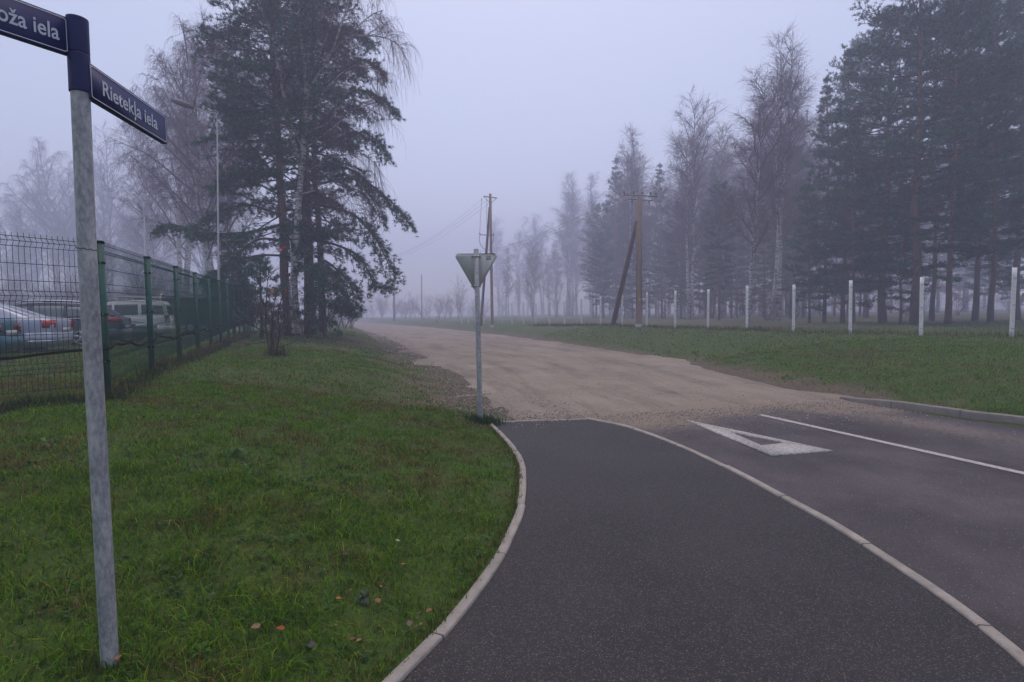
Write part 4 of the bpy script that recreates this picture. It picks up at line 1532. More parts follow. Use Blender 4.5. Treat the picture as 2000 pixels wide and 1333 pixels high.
# prototypes used first at their own place, then copied ------------------------------------------------
PINES = [dict(seed=11, H=21, cb=4.0, R=3.6, rt=0.16, top='round', dens=1.25, W=0.025), dict(seed=12, H=22, cb=5.5, R=3.2, rt=0.14, top='round', dens=1.2, W=0.025), dict(seed=13, H=17, cb=2.2, R=3.0, rt=0.11, top='cone', dens=1.2, W=0.025),
         dict(seed=14, H=20, cb=2.8, R=4.2, rt=0.20, top='round', dens=1.25, W=0.025), dict(seed=15, H=15, cb=1.6, R=2.7, rt=0.10, top='cone', dens=1.15, W=0.025)]
BIRCHES = [dict(seed=31, H=17, rt=0.13, forks=3, width=0.62, dens=1.1, hang=0.2), dict(seed=32, H=16, rt=0.12, forks=1, width=0.9, dens=1.2, hang=0.25), dict(seed=33, H=15, rt=0.11, forks=2, width=0.95, dens=1.0, hang=0.2),
           dict(seed=34, H=18, rt=0.15, forks=3, width=1.35, dens=0.95, hang=0.85), dict(seed=35, H=16, rt=0.12, forks=2, width=0.75, dens=1.1, hang=0.4)]
pine_proto, birch_proto = {}, {}


def deep(d):
    return d if d < 40 else 40 + (d - 40) * 4.4


def put(kind, var, px, ytop, d, label, group=None, turn=None, lean=0.0, name=None):
    d = deep(d)
    protos, table, maker = (pine_proto, PINES, make_pine) if kind == 'p' else (birch_proto, BIRCHES, make_birch)
    nm = name or ('pine_tree' if kind == 'p' else 'birch_tree')
    cat = 'pine tree' if kind == 'p' else 'birch tree'
    base = onground(px, d)
    Hreal = P(px, ytop, d)[2] - base[2]
    if var not in protos:
        o = maker(nm, label, base, cat, group, **table[var])
        protos[var] = o
    else:
        o = copy_tree(protos[var])
        o.location = base
        o['label'] = label
        if 'group' in o:
            del o['group']
        if group:
            o['group'] = group
    s = Hreal / table[var]['H']
    w_ = s * rnd.uniform(0.94, 1.06)
    o.scale = (w_, w_, s)
    o.rotation_euler = (0, lean, turn if turn is not None else rnd.uniform(0, 6.28))
    return o


GP = 'pines of the right hand forest'
GB = 'bare birches of the right hand forest'
# nearest big pines at right
put('p', 3, 1790, -70, 30, 'broad dark pine with the thickest trunk in the forest front at right', GP)
put('p', 0, 1850, -20, 29, 'reddish trunked tall pine just right of the thickest trunk', GP)
put('p', 1, 1936, -40, 31, 'tall pine with high open crown behind the last two white posts', GP)
put('p', 1, 2020, -60, 30, 'pine cut by the right edge of the view behind the notice plate', GP)
put('p', 3, 1725, 30, 34, 'bushy pine at the left shoulder of the tallest dark mass', GP)
put('p', 2, 1640, 95, 36, 'slender pointed pine rising highest at the left edge of the dark mass', GP)
put('p', 2, 1606, 145, 38, 'second pointed pine just left of the highest slender one', GP)
put('p', 0, 1905, 10, 36, 'thin trunked pine seen between the reddish pine and the high open one', GP)
put('p', 1, 1820, 20, 38, 'pine half hidden behind the thickest trunk at right', GP)
put('p', 3, 1985, 40, 39, 'pine trunk right of the last white post, crown merging at the edge', GP)
put('p', 4, 1665, 230, 33, 'low bushy pine with green boughs hanging near the fence posts', GP)
put('p', 4, 1760, 330, 31, 'short full pine in front of the thickest trunk', GP)
put('p', 0, 1690, 80, 44, 'pine further back between the pointed pine and the bushy one', GP)
# birches
put('b', 0, 1512, 72, 42, 'cluster of white birch stems, the tallest bare crown in the middle right', GB, 0.4)
put('b', 1, 1462, 150, 40, 'leaning white birch left of the tallest birch cluster', GB, None, -0.06)
put('b', 2, 1350, 195, 45, 'twin topped bare birch above the dark pines', GB)
put('b', 4, 1238, 245, 50, 'bare birch directly behind the wide crossarm pole', GB)
put('b', 4, 1560, 150, 48, 'pale birch squeezed between the birch cluster and the pointed pines', GB)
put('b', 4, 1415, 235, 47, 'smaller bare birch between the twin topped and the leaning one', GB)
put('b', 0, 1108, 340, 66, 'fog pale birch peak left of the dark pine edge', GB)
put('b', 4, 1158, 335, 70, 'foggy birch touching the dark pine edge', GB)
put('b', 3, 1062, 415, 78, 'very pale wide birch in thick fog left of the peak', GB)
put('b', 1, 1015, 450, 82, 'faint birch just right of the brown brace pole', GB)
put('b', 0, 975, 425, 88, 'faintest slim birch behind the brown brace pole', GB)
# middle pines
put('p', 4, 1205, 305, 50, 'dark bushy pine at the left end of the pine belt', GP)
put('p', 3, 1180, 400, 53, 'low wide pine at the far left of the pine belt', GP)
put('p', 2, 1292, 318, 50, 'pine just right of the wide crossarm pole', GP)
put('p', 2, 1385, 325, 47, 'dark pine under the twin topped birch', GP)
put('p', 0, 1330, 400, 46, 'lower pine between the crossarm pole and the slim birch trunk', GP)
put('p', 1, 1405, 360, 42, 'pine with dark trunk left of the leaning birch', GP)
put('p', 4, 1440, 400, 46, 'small pine behind the leaning birch trunk', GP)
put('p', 0, 1545, 290, 44, 'pine right of the birch cluster with dark lower boughs', GP)
put('p', 4, 1580, 330, 38, 'bushy pine filling the gap before the pointed pines', GP)
back = []
for k in range(34):
    px = 1170 + k * 25 + rnd.uniform(-12, 12)
    d = rnd.uniform(44, 64)
    yt = np.interp(px, [1180, 1400, 1600, 2000], [440, 400, 330, 280]) + rnd.uniform(-30, 60)
    put('p', (k * 3) % 5, px, yt, d, 'dim pine trunk deep inside the foggy forest', 'dim pines deep in the forest')
for k in range(8):
    px = 1240 + k * 95 + rnd.uniform(-20, 20)
    put('b', k % 4, px, 380 + rnd.uniform(-30, 60), rnd.uniform(52, 66), 'dim birch deep inside the foggy forest', 'dim birches deep in the forest')

sky_line = ([960, 1040, 1105, 1180, 1240, 1340, 1430, 1510, 1580, 1700, 2000], [470, 440, 365, 345, 290, 235, 200, 150, 190, 190, 120])
for k in range(30):
    px = 985 + k * 21 + rnd.uniform(-9, 9)
    put('b', (4, 0, 1, 2)[k % 4], px, np.interp(px, *sky_line) + rnd.uniform(5, 110), rnd.uniform(50, 66) + (8 if px < 1150 else 0), 'dim birch deep inside the foggy forest', 'dim birches deep in the forest')
for k in range(16):
    px = 1165 + k * 27 + rnd.uniform(-9, 9)
    put('p', (k * 2) % 5, px, np.interp(px, *sky_line) + rnd.uniform(110, 200), rnd.uniform(46, 56), 'dim pine trunk deep inside the foggy forest', 'dim pines deep in the forest')
# left side birches
GL = 'bare birches beyond the green fence'
put('b', 3, 352, 60, 44, 'large weeping birch left of the dark pines', GL, 1.0)
put('b', 3, 415, 20, 40, 'tall weeping birch partly behind the street lamp', GL, 2.6)
put('b', 2, 305, 180, 52, 'paler weeping birch at the left of the weeping group', GL)
put('b', 1, 455, 60, 46, 'birch merging into the dark pine crown', GL)
put('b', 3, 390, 230, 56, 'low spreading birch behind the street lamp foot', GL)
GF = 'fog pale birches behind the parked cars'
put('b', 3, 118, 262, 60, 'large pale rounded birch left of the street name post', GF)
put('b', 2, 222, 258, 62, 'pale twin peaked birch right of the street name post', GF)
put('b', 3, 40, 400, 58, 'low pale birch at the left edge of the view', GF)
put('b', 3, 165, 330, 66, 'pale birch hidden behind the street name post', GF)
put('b', 2, 270, 380, 58, 'low pale birch beside the far street lamp', GF)
put('b', 3, 70, 350, 70, 'blurred birch mass above the silver car', GF)
put('b', 3, 320, 400, 62, 'low dim birch between the far lamp and the white van', GF)
put('b', 2, 200, 430, 55, 'dim scrubby birch above the dark estate car', GF)

for k in range(16):
    px = 1190 + k * 52 + rnd.uniform(-15, 15)
    shrub('shrub', 'dim undergrowth between the foggy forest trunks', onground(px, rnd.uniform(46, 85)), 'shrub', 200 + k, 12, rnd.uniform(2.2, 4.0), 2.2, 0.02, 3.0, M['twig'], 0.8, 'undergrowth of the right hand forest')

# hero group on the left ---------------------------------------------------------------
HD = 26.0


def pl_(pts, d=HD, dd=0.0):
    n = len(pts)
    return np.array([P(x, y, d + dd * k / max(1, n - 1)) for k, (x, y) in enumerate(pts)])


def rel(pts, base, rot=0):
    return np.asarray(pts) - np.asarray(base)


hb = onground(605, HD + 0.5)
extra_r = [pl_([(622, 330), (680, 330), (735, 370), (775, 405), (800, 440)], HD, -1.5), pl_([(622, 400), (690, 420), (735, 470), (765, 530)], HD, -2.5), pl_([(620, 250), (690, 180), (740, 190), (775, 218)], HD, -1.0),
           pl_([(622, 180), (680, 130), (720, 120), (752, 150)], HD, 1.0), pl_([(615, 470), (660, 480), (705, 505), (735, 560), (770, 545)], HD, -1), pl_([(618, 300), (690, 260), (730, 270), (758, 310)], HD, 1.5),
           pl_([(618, 120), (660, 70), (690, 60), (725, 85)], HD, 0.5), pl_([(615, 500), (650, 520), (685, 560), (690, 600)], HD, -2), pl_([(622, 360), (690, 350), (730, 395), (745, 440)], HD, 2)]
hero_r = pine_geo(seed=71, H=24, cb=5.0, R=3.8, rt=0.24, top='round', droop=0.30, whorl=0.64, dens=1.15, extra=[rel(e, hb) for e in extra_r], W=0.021)
o = tree_from('pine_tree', [('trunk', hero_r[0], M['pine'], True), ('branch_frame', hero_r[1], M['dark_twig'], False), ('crown', hero_r[2], M['needle'], False)], hb,
              'huge dark pine with boughs drooping right over the road bend', 'pine tree', 'tall trees at the end of the green fence')
hb2 = onground(566, HD - 0.5)
extra_l = [pl_([(548, 440), (480, 455), (400, 455), (340, 440), (302, 452)], HD - 1, -1), pl_([(545, 350), (500, 300), (450, 220), (420, 185)], HD - 1, 0), pl_([(548, 420), (480, 400), (420, 420), (390, 450)], HD - 1, 1.5),
           pl_([(560, 500), (500, 500), (440, 520), (400, 545)], HD - 1, -2), pl_([(552, 470), (500, 470), (450, 520), (470, 560)], HD - 1, -3), pl_([(540, 300), (500, 250), (470, 180), (465, 150)], HD - 1, 1),
           pl_([(545, 380), (480, 350), (440, 350), (425, 370)], HD - 1, -1), pl_([(560, 540), (600, 520), (640, 530), (655, 560)], HD - 1, -3)]
hero_l = pine_geo(seed=72, H=22, cb=4.0, R=3.7, rt=0.20, top='round', droop=0.18, whorl=0.56, dens=1.4, lean=-0.02, extra=[rel(e, hb2) for e in extra_l], W=0.021)
tree_from('pine_tree', [('trunk', hero_l[0], M['pine'], True), ('branch_frame', hero_l[1], M['dark_twig'], False), ('crown', hero_l[2], M['needle'], False)], hb2,
          'leaning pine with a low bough reaching left over the green fence', 'pine tree', 'tall trees at the end of the green fence')
hb3 = onground(632, HD + 3)
hero_c = pine_geo(seed=73, H=23, cb=6.0, R=2.8, rt=0.17, top='round', droop=0.25, dens=1.0, W=0.021)
tree_from('pine_tree', [('trunk', hero_c[0], M['pine'], True), ('branch_frame', hero_c[1], M['dark_twig'], False), ('crown', hero_c[2], M['needle'], False)], hb3,
          'straight reddish pine just right of the white birch trunk', 'pine tree', 'tall trees at the end of the green fence')
# young pine under them
hb4 = onground(632, HD - 1.0)
yg = pine_geo(seed=74, H=3.6, cb=0.7, R=1.7, rt=0.06, top='cone', droop=0.15, whorl=0.32, dens=1.4, extra=[rel(e, hb4) for e in (pl_([(632, 570), (655, 560), (675, 590), (690, 612)], HD - 1, -0.6),)], W=0.021, tint=1.1)
tree_from('pine_tree', [('trunk', yg[0], M['pine'], True), ('crown', yg[2], M['needle'], False)], hb4, 'young bushy pine beneath the tall pines beside the road', 'pine tree')
hb5 = onground(510, HD - 3.0)
yg = pine_geo(seed=75, H=3.4, cb=0.6, R=1.6, rt=0.06, top='cone', droop=0.1, whorl=0.32, dens=1.4, W=0.021, tint=1.2)
tree_from('pine_tree', [('trunk', yg[0], M['pine'], True), ('crown', yg[2], M['needle'], False)], hb5, 'young green pine behind the end of the green fence', 'pine tree')
hb6 = onground(455, HD + 2.0)
yg = pine_geo(seed=76, H=5.0, cb=0.8, R=1.9, rt=0.07, top='cone', droop=0.1, whorl=0.36, dens=1.2, W=0.021)
tree_from('pine_tree', [('trunk', yg[0], M['pine'], True), ('crown', yg[2], M['needle'], False)], hb6, 'young pine beyond the fence right of the street lamp pole', 'pine tree')

# the big white birch
bb_ = onground(584, HD - 1.5)
BD = HD - 1.5
stem_px = [[(584, 655), (578, 600), (575, 540), (580, 440), (588, 340), (594, 270), (598, 190), (600, 155)],
           [(600, 155), (604, 95), (606, 30), (609, -60), (612, -160)],
           [(599, 175), (593, 110), (585, 40), (580, -60)],
           [(588, 330), (574, 280), (565, 240), (553, 180), (544, 130), (537, 90), (525, 55), (512, 20), (498, -40)],
           [(600, 180), (626, 140), (650, 95), (666, 50), (682, 0), (692, -60)],
           [(601, 160), (622, 110), (642, 60), (656, 10), (665, -50)],
           [(597, 185), (566, 140), (548, 112)],
           [(570, 250), (540, 205), (505, 165), (480, 135), (455, 100), (430, 80), (395, 65), (358, 52)],
           [(668, 72), (700, 70), (740, 72), (765, 80), (788, 96)],
           [(598, 260), (640, 240), (655, 215), (660, 190)],
           [(596, 300), (560, 230), (520, 180), (490, 172)],
           [(596, 290), (650, 250), (690, 215), (720, 210), (742, 225)], [(600, 240), (640, 170), (690, 130), (730, 140), (748, 165)], [(590, 340), (650, 310), (700, 300), (735, 320)],
           [(585, 380), (640, 370), (680, 390), (700, 420)], [(580, 300), (530, 270), (490, 270), (465, 290)], [(640, 110), (690, 60), (725, 30), (750, 20)]]
stem_r = [(0.14, 0.12), (0.10, 0.03), (0.09, 0.03), (0.105, 0.03), (0.07, 0.02), (0.055, 0.018), (0.045, 0.015), (0.06, 0.012), (0.04, 0.012), (0.04, 0.012), (0.04, 0.012)] + [(0.04, 0.010)] * 6
stem_dd = [0, 0.6, -0.6, -0.8, -0.8, 1.0, 0.6, -0.5, -0.4, -0.8, 0.8, -1.2, -1.5, -1.6, -1.8, -1.4, -1.0]
gt_ = Geo()
limbs = []
for px_, (r0, r1), dd in zip(stem_px, stem_r, stem_dd):
    p = smooth_line(pl_(px_, BD, dd), 22) - bb_
    gt_.tube(p, np.linspace(r0, r1, 22), 10)
    if px_ is not stem_px[0]:
        limbs.append((p, r1))
rngb = np.random.default_rng(81)
tw = twig_cloud(rngb, limbs, 6.5, 13, 1.6, 1.4, 0.95, 0.12, 0.0048)
bt_ = tree_from('birch_tree', [('trunk', gt_, M['birch'], True), ('crown', tw, M['twig'], False)], bb_, 'big white barked birch forking in front of the tall dark pines', 'birch tree', 'tall trees at the end of the green fence')
# second, thin white stem in front
bs = onground(560, HD - 2.5)
gt_ = Geo()
p = smooth_line(pl_([(573, 652), (568, 600), (566, 560), (570, 520), (566, 470)], HD - 2.5), 18) - bs
gt_.tube(p, np.linspace(0.075, 0.02, 18), 8)
tw = twig_cloud(rngb, [(p, 0.03)], 3.0, 6, 1.2, 0.7, 0.6, 0.3, 0.005)
tree_from('birch_tree', [('trunk', gt_, M['birch'], True), ('crown', tw, M['dark_twig'], False)], bs, 'thin young birch stem in front of the leaning pine', 'birch tree')


sb = G(537, 696)
sh = empty('shrub', sb)
tag(sh, 'bare multi stemmed shrub with a few yellow leaves on the lawn', 'shrub')
sdp = float(sb[1])
shl = [[(528, 690), (522, 660), (519, 630), (520, 590), (522, 560), (526, 520)], [(532, 697), (530, 660), (533, 620), (538, 580), (545, 555)], [(538, 697), (546, 650), (543, 615), (552, 575), (553, 545)], [(536, 695), (533, 650), (529, 600), (522, 570)],
       [(519, 650), (500, 640), (480, 625), (460, 605), (448, 585), (430, 562)], [(520, 645), (512, 620), (500, 590), (498, 560)], [(541, 690), (545, 655), (560, 625), (566, 600)], [(522, 668), (490, 672), (460, 668), (436, 665)], [(540, 680), (565, 672), (585, 662)], [(533, 660), (528, 625), (515, 600)], [(543, 640), (556, 628), (580, 620), (600, 612)]]
gs = Geo()
limbs = []
for k, l in enumerate(shl):
    p = smooth_line(pl_(l, sdp, [0, 0.3, -0.3, 0.4, -0.6, 0.3, 0.4, -0.5, -0.5, 0.5, -0.2][k]), 16) - sb
    gs.tube(p, np.linspace(0.024 if k < 4 else 0.016, 0.005, 16), 6, False)
    limbs.append((p, 0.02))
mk('stem_frame', gs, M['dark_twig'], sh)
rs = np.random.default_rng(91)
mk('crown', twig_cloud(rs, limbs, 4.0, 2, 0.42, 0.25, 0.1, 0.1, 0.004), M['dark_twig'], sh)
gl = Geo()
cents = np.array([P(x, y, sdp) for x, y in ((527, 565), (532, 566), (526, 571), (534, 562), (555, 563), (553, 481), (549, 486))]) - sb
V, F, C = leaf_fans(cents, 3, np.full(7, 0.10), 0.35, np.array([[0.55, 0.26, 0.03], [0.50, 0.30, 0.04], [0.50, 0.18, 0.03], [0.45, 0.28, 0.04], [0.5, 0.12, 0.04], [0.45, 0.1, 0.05], [0.5, 0.12, 0.06]]), (-1.3, -0.3))
mk('leaf_cluster', gl.add(V, F, C), M['leaf'], sh)
dry_tufts('shrub_foot_grass', [sb, sb + np.array([0.15, 0.05, 0]), sb + np.array([-0.12, 0.02, 0])], 0.38, 60, np.array([[0.17, 0.13, 0.06], [0.11, 0.08, 0.04], [0.04, 0.07, 0.02]]), 0.1)

b_ = G(649, 672)
shrub('sapling', 'thin dark sapling standing alone on the lawn near the road', b_, 'sapling', 92, 1, 1.35, 0.08, 0.014, 5.0, None, 0.2)
b_ = G(596, 664)
shrub('shrub', 'grey bare shrub at the foot of the white birch', b_, 'shrub', 93, 5, 2.2, 1.1, 0.02, 3.0)
b_ = onground(545, 22)
shrub('shrub', 'dark tangled shrub between the fence end and the leaning pine', b_, 'shrub', 94, 8, 2.4, 1.2, 0.02, 4.0)
for k, (px, d, H, n_, lb) in enumerate(((895, 48, 4.6, 7, 'bare upright young tree just left of the triangular sign post'), (868, 50, 3.2, 6, 'smaller bare bush left of the upright young tree'), (838, 54, 3.6, 4, 'slim bare sapling by the yellow banded post'),
                                         (810, 60, 3.6, 5, 'pale bare sapling left of the faint bare pole'), (728, 66, 3.4, 5, 'foggy bare sapling right of the drooping pine'), (745, 92, 6.0, 16, 'rounded foggy bush mound far along the road'),
                                         (690, 72, 3.0, 12, 'pale foggy brush directly beside the drooping pine'), (785, 78, 3.0, 12, 'foggy brush right of the faded crossarm pole'), (985, 58, 5.0, 6, 'foggy young tree right of the brown brace pole'), (1040, 52, 4.6, 6, 'foggy bare tree behind the small white posts'),
                                         (1085, 56, 6.0, 7, 'taller foggy bare tree left of the dark pine belt'), (1120, 60, 5.0, 8, 'bare scrub at the left foot of the dark pine belt'))):
    shrub('shrub' if n_ > 5 else 'sapling', lb, onverge(px, d * 2.1), 'shrub' if n_ > 5 else 'sapling', 100 + k, n_, H * 1.7, H * 0.5, 0.022, 4.0, M['twig'], 0.7)
for k in range(14):
    px = 655 + k * 22 + rnd.uniform(-8, 8)
    shrub('shrub', 'fog dimmed bare scrub along the far fence line', onverge(px, rnd.uniform(105, 150), rnd.uniform(1.5, 8)), 'shrub', 130 + k, 12, rnd.uniform(3.0, 6.0), 2.2, 0.018, 3.5, M['twig'], 0.6, 'far scrub along the bend')
for k in range(6):
    px = 620 + k * 13
    shrub('shrub', 'dark bare brush beneath the drooping pine boughs', onground(px, 36 + k * 2), 'shrub', 150 + k, 9, rnd.uniform(2.0, 3.2), 1.4, 0.025, 2.5, M['dark_twig'], 0.7, 'brush under the pines')
for k in range(18):
    px = 5 + k * 22
    shrub('shrub', 'dim bare scrub behind the parked cars', onground(px, rnd.uniform(58, 82)), 'shrub', 170 + k, 16, rnd.uniform(4.0, 7.0), 2.4, 0.022, 4.5, M['twig'], 1.1, 'scrub behind the car park')

# ------------------------------------------------------------------ parked cars
def lathe(g_, c, prof, n=28):
    """profile (y offset, radius) revolved about the local y axis at centre c"""
    a = np.arange(n) * 2 * math.pi / n
    V = np.array([[c[0] + r * math.cos(t), c[1] + y, c[2] + r * math.sin(t)] for y, r in prof for t in a])
    k = len(prof)
    ii = np.arange(k * n).reshape(k, n)
    nx = np.roll(ii, -1, 1)
    g_.add(V, [np.stack([ii[:-1], nx[:-1], nx[1:], ii[1:]], -1).reshape(-1, 4), ii[0][None, ::-1], ii[-1][None]])
    return g_


def make_car(label, cat, loc, heading, L, W, top, roof, wr, paint, windows, wheels, wheel_r, group=None, name='parked_car', trim=None, front_glass=None, rear_glass=None, tail=None, head=None, glass='glass', clear=0.18, lampm='taillight', rear_plate=True):
    """top: bonnet-belt-boot line (x,z); roof: cabin line (x,z); all in the car's own frame, x forward"""
    root_ = empty(name, loc, heading)
    tag(root_, label, cat, group)
    paint_m = M[paint]
    xt, zt = np.array(sorted(top)).T
    xr, zr = np.array(sorted(roof)).T
    topz = lambda x: np.interp(x, xt, zt)
    rz = lambda x: np.interp(x, xr, zr)
    hw = lambda x: (W / 2) * (1 - 0.16 * np.clip((np.abs(x) - L / 2 + 0.75) / 0.75, 0, 1) ** 2.2)
    st = np.concatenate([[-L / 2], -L / 2 + np.array([0.03, 0.1, 0.25, 0.5]), np.linspace(-L / 2 + 0.7, L / 2 - 0.7, 18), L / 2 - np.array([0.5, 0.25, 0.1, 0.03]), [L / 2]])
    V = []
    for x in st:
        w_, t = hw(x), topz(x)
        e = np.clip((L / 2 - abs(x)) / 0.12, 0, 1) ** 0.5
        zb = clear + 0.10 * (1 - e)
        w2 = w_ * (0.93 + 0.07 * e)
        half = [(w2 * 0.86, zb), (w2 * 0.965, zb + 0.07), (w2, zb + 0.30), (w2 * 0.995, zb + 0.40), (w2 * 0.985, t - 0.16), (w2 * 0.955, t - 0.06), (w2 * 0.90, t - 0.012), (w2 * 0.6, t + 0.018), (0, t + 0.03)]
        V += [(x, -y, z) for y, z in half] + [(x, y, z) for y, z in half[::-1][1:]]
    k = 17
    ii = np.arange(len(st) * k).reshape(-1, k)
    F = np.stack([ii[:-1, :-1], ii[:-1, 1:], ii[1:, 1:], ii[1:, :-1]], -1).reshape(-1, 4)
    cl = np.stack([ii[:-1, -1], ii[:-1, 0], ii[1:, 0], ii[1:, -1]], -1)
    body = mk('body', Geo().add(V, [F, cl, ii[0][None, ::-1], ii[-1][None]]), paint_m, root_, smooth=True)
    # cabin
    sx = np.linspace(xr[0], xr[-1], 30)
    V = []
    belt_y = lambda x: hw(x) * 0.90
    roof_y = lambda x: wr * (1 - 0.05 * ((x - xr.mean()) / 1.5) ** 2)
    def edge(x):
        f = np.clip((rz(x) - topz(x)) / 0.35, 0, 1)
        return belt_y(x) * (1 - f) + roof_y(x) * f
    for x in sx:
        t, r = topz(x) - 0.03, max(rz(x), topz(x) - 0.02)
        half = [(belt_y(x), t), (edge(x), max(r - 0.055, t)), (edge(x) * 0.93, r - 0.012), (edge(x) * 0.6, r + 0.012), (0, r + 0.02)]
        V += [(x, -y, z) for y, z in half] + [(x, y, z) for y, z in half[::-1][1:]]
    k = 9
    ii = np.arange(len(sx) * k).reshape(-1, k)
    F = np.stack([ii[:-1, :-1], ii[:-1, 1:], ii[1:, 1:], ii[1:, :-1]], -1).reshape(-1, 4)
    cabin = mk('cabin', Geo().add(V, [F, ii[0][None, ::-1], ii[-1][None]]), paint_m, root_, smooth=True)

    def side(x, f, s, o=0.008):
        t, r = topz(x) - 0.03, rz(x) - 0.055
        y = belt_y(x) * (1 - f) + edge(x) * f
        return (x, s * (y + o), t + (r - t) * f)
    for s in (-1, 1):
        for poly in windows:
            n = 12
            xs0 = np.linspace(poly[0][0], poly[1][0], n)
            xs1 = np.linspace(poly[3][0], poly[2][0], n)
            g_ = Geo()
            for o, flip in ((0.008, False),):
                lo = [side(x, poly[0][1], s, o) for x in xs0]
                mid = [side((a + b) / 2, (poly[0][1] + poly[3][1]) / 2, s, o + 0.004) for a, b in zip(xs0, xs1)]
                hi = [side(x, poly[3][1], s, o) for x in xs1]
                back = [side(x, poly[0][1], s, -0.02) for x in xs0]
                backh = [side(x, poly[3][1], s, -0.02) for x in xs1]
                VV = np.array(lo + mid + hi + backh + back)
                j = np.arange(5 * n).reshape(5, n)
                FF = np.stack([j[:-1, :-1], j[:-1, 1:], j[1:, 1:], j[1:, :-1]], -1).reshape(-1, 4)
                g_.add(VV, [FF])
            mk('side_window', g_, M[glass], root_)
    for nm, gl_ in (('windscreen', front_glass), ('rear_window', rear_glass)):
        if gl_:
            xs = np.linspace(gl_[0], gl_[1], 10)
            V = []
            for x in xs:
                for f in (-0.86, -0.5, 0, 0.5, 0.86):
                    V.append((x, edge(x) * f, rz(x) + 0.016 - 0.02 * abs(f) + 0.006))
            V = np.array(V)
            j = np.arange(50).reshape(10, 5)
            F = np.stack([j[:-1, :-1], j[:-1, 1:], j[1:, 1:], j[1:, :-1]], -1).reshape(-1, 4)
            V2 = V - np.array([0, 0, 0.03])
            mk(nm, Geo().add(np.concatenate([V, V2]), [F, F[:, ::-1] + 50]), M[glass], root_)

    def wrap(nm, endx, sgn, inner, sidelen, z0, z1, m_, both=True, par=root_, out=0.014):
        """lamp or bumper strip wrapped round the corners at one end"""
        for s in ((-1, 1) if both else (1,)):
            pth = []
            if both:
                pth += [(endx + sgn * out, s * inner), (endx + sgn * out, s * hw(endx) * 0.86)]
            else:
                pth += [(endx - sgn * sidelen, -hw(endx - sgn * sidelen) - out)] + [(endx - sgn * 0.12, -hw(endx - sgn * 0.12) - out), (endx + sgn * out, -hw(endx) * 0.84), (endx + sgn * (out + 0.03), 0), (endx + sgn * out, hw(endx) * 0.84)]
            pth += [(endx - sgn * 0.12, s * (hw(endx - sgn * 0.12) + out)), (endx - sgn * sidelen, s * (hw(endx - sgn * sidelen) + out))]
            pth = np.array(pth)
            q = smooth_line(pth, 20)
            ctr = np.array([endx - sgn * 0.9, 0])
            qi = q + nrm(ctr - q) * 0.06
            V = [(*p, z) for arr, zz in ((q, (z0, z1)), (qi, (z1, z0))) for z in zz for p in arr]
            j = np.arange(80).reshape(4, 20)
            jn = np.roll(j, -1, 0)
            F = np.stack([j[:, :-1], j[:, 1:], jn[:, 1:], jn[:, :-1]], -1).reshape(-1, 4)
            mk(nm, Geo().add(V, [F, j[:, 0][None], j[:, -1][None]]), m_, par)
    if tail:
        wrap('taillight', -L / 2, -1, tail[0], tail[1], tail[2], tail[3], M[lampm])
    if head:
        wrap('headlight', L / 2, 1, head[0], head[1], head[2], head[3], M['clear_lens'])
    wrap('rear_bumper', -L / 2, -1, 0, 0.55, clear + 0.06, clear + 0.40, paint_m, False, out=0.035)
    wrap('front_bumper', L / 2, 1, 0, 0.55, clear + 0.04, clear + 0.36, paint_m, False, out=0.035)
    if trim:
        wrap('bumper_trim', -L / 2, -1, 0, 0.5, clear + 0.16, clear + 0.185, M[trim], False, out=0.042)
    if rear_plate:
        mk('number_plate', Geo().box((-L / 2 - 0.06, 0, clear + 0.46), (0.015, 0.50, 0.11)), M['plate'], root_)
    for wx in wheels:
        for s in (-1, 1):
            c = (wx, s * (hw(wx) - 0.10), wheel_r)
            arch = lathe(Geo(), (wx, s * (hw(wx) - 0.03), wheel_r + 0.02), [(-0.04, wheel_r * 1.16), (0.036, wheel_r * 1.14)], 26)
            mk('wheel_arch', arch, M['trim_black'], root_)
            w_ = mk('wheel', lathe(Geo(), c, [(-0.10, wheel_r * 0.9), (-0.085, wheel_r), (0.085 + 0.0, wheel_r), (0.105, wheel_r * 0.9)] if s > 0 else [(-0.105, wheel_r * 0.9), (-0.085, wheel_r), (0.085, wheel_r), (0.10, wheel_r * 0.9)]), M['tyre'], root_, smooth=False)
            g_ = Geo()
            yo = c[1] + s * 0.112
            R0 = wheel_r * 0.72
            lathe(g_, (wx, c[1] + s * 0.108, wheel_r), [(-0.01, R0), (0.012, R0), (0.012, R0 * 0.86), (-0.01, R0 * 0.86)])
            for q in range(5):
                a = q * 2 * math.pi / 5 + 0.3
                d_, e_ = np.array([math.cos(a), 0, math.sin(a)]), np.array([-math.sin(a), 0, math.cos(a)])
                b0 = np.array([wx, yo, wheel_r])
                g_.prism([(-0.035, 0.0), (0.035, 0.0), (0.05, R0 * 0.9), (-0.05, R0 * 0.9)], b0, e_, d_, np.array([0, 1.0, 0]), 0.016)
            lathe(g_, (wx, yo, wheel_r), [(-0.012, 0.06), (0.012, 0.055)], 14)
            mk('rim', g_, M['rim'], w_)
    for s in (-1, 1):
        mx = xr[-1] - 0.62
        g_ = Geo()
        cc = np.array([mx, s * (hw(mx) + 0.07), topz(mx) + 0.07])
        g_.tube([cc + np.array([0.05, -s * 0.09, -0.03]), cc + np.array([0.05, 0, 0]), cc + np.array([0.045, s * 0.07, 0.01]), cc + np.array([0.04, s * 0.10, 0.01])], [0.03, 0.075, 0.075, 0.03], 10)
        mk('side_mirror', g_, paint_m, root_, smooth=True)
        for hx in (0.55, -0.45):
            mk('door_handle', Geo().box((hx, s * (hw(hx) * 0.99 + 0.008), topz(hx) - 0.12), (0.17, 0.03, 0.028)), M['chrome'] if trim else paint_m, root_)
    return root_


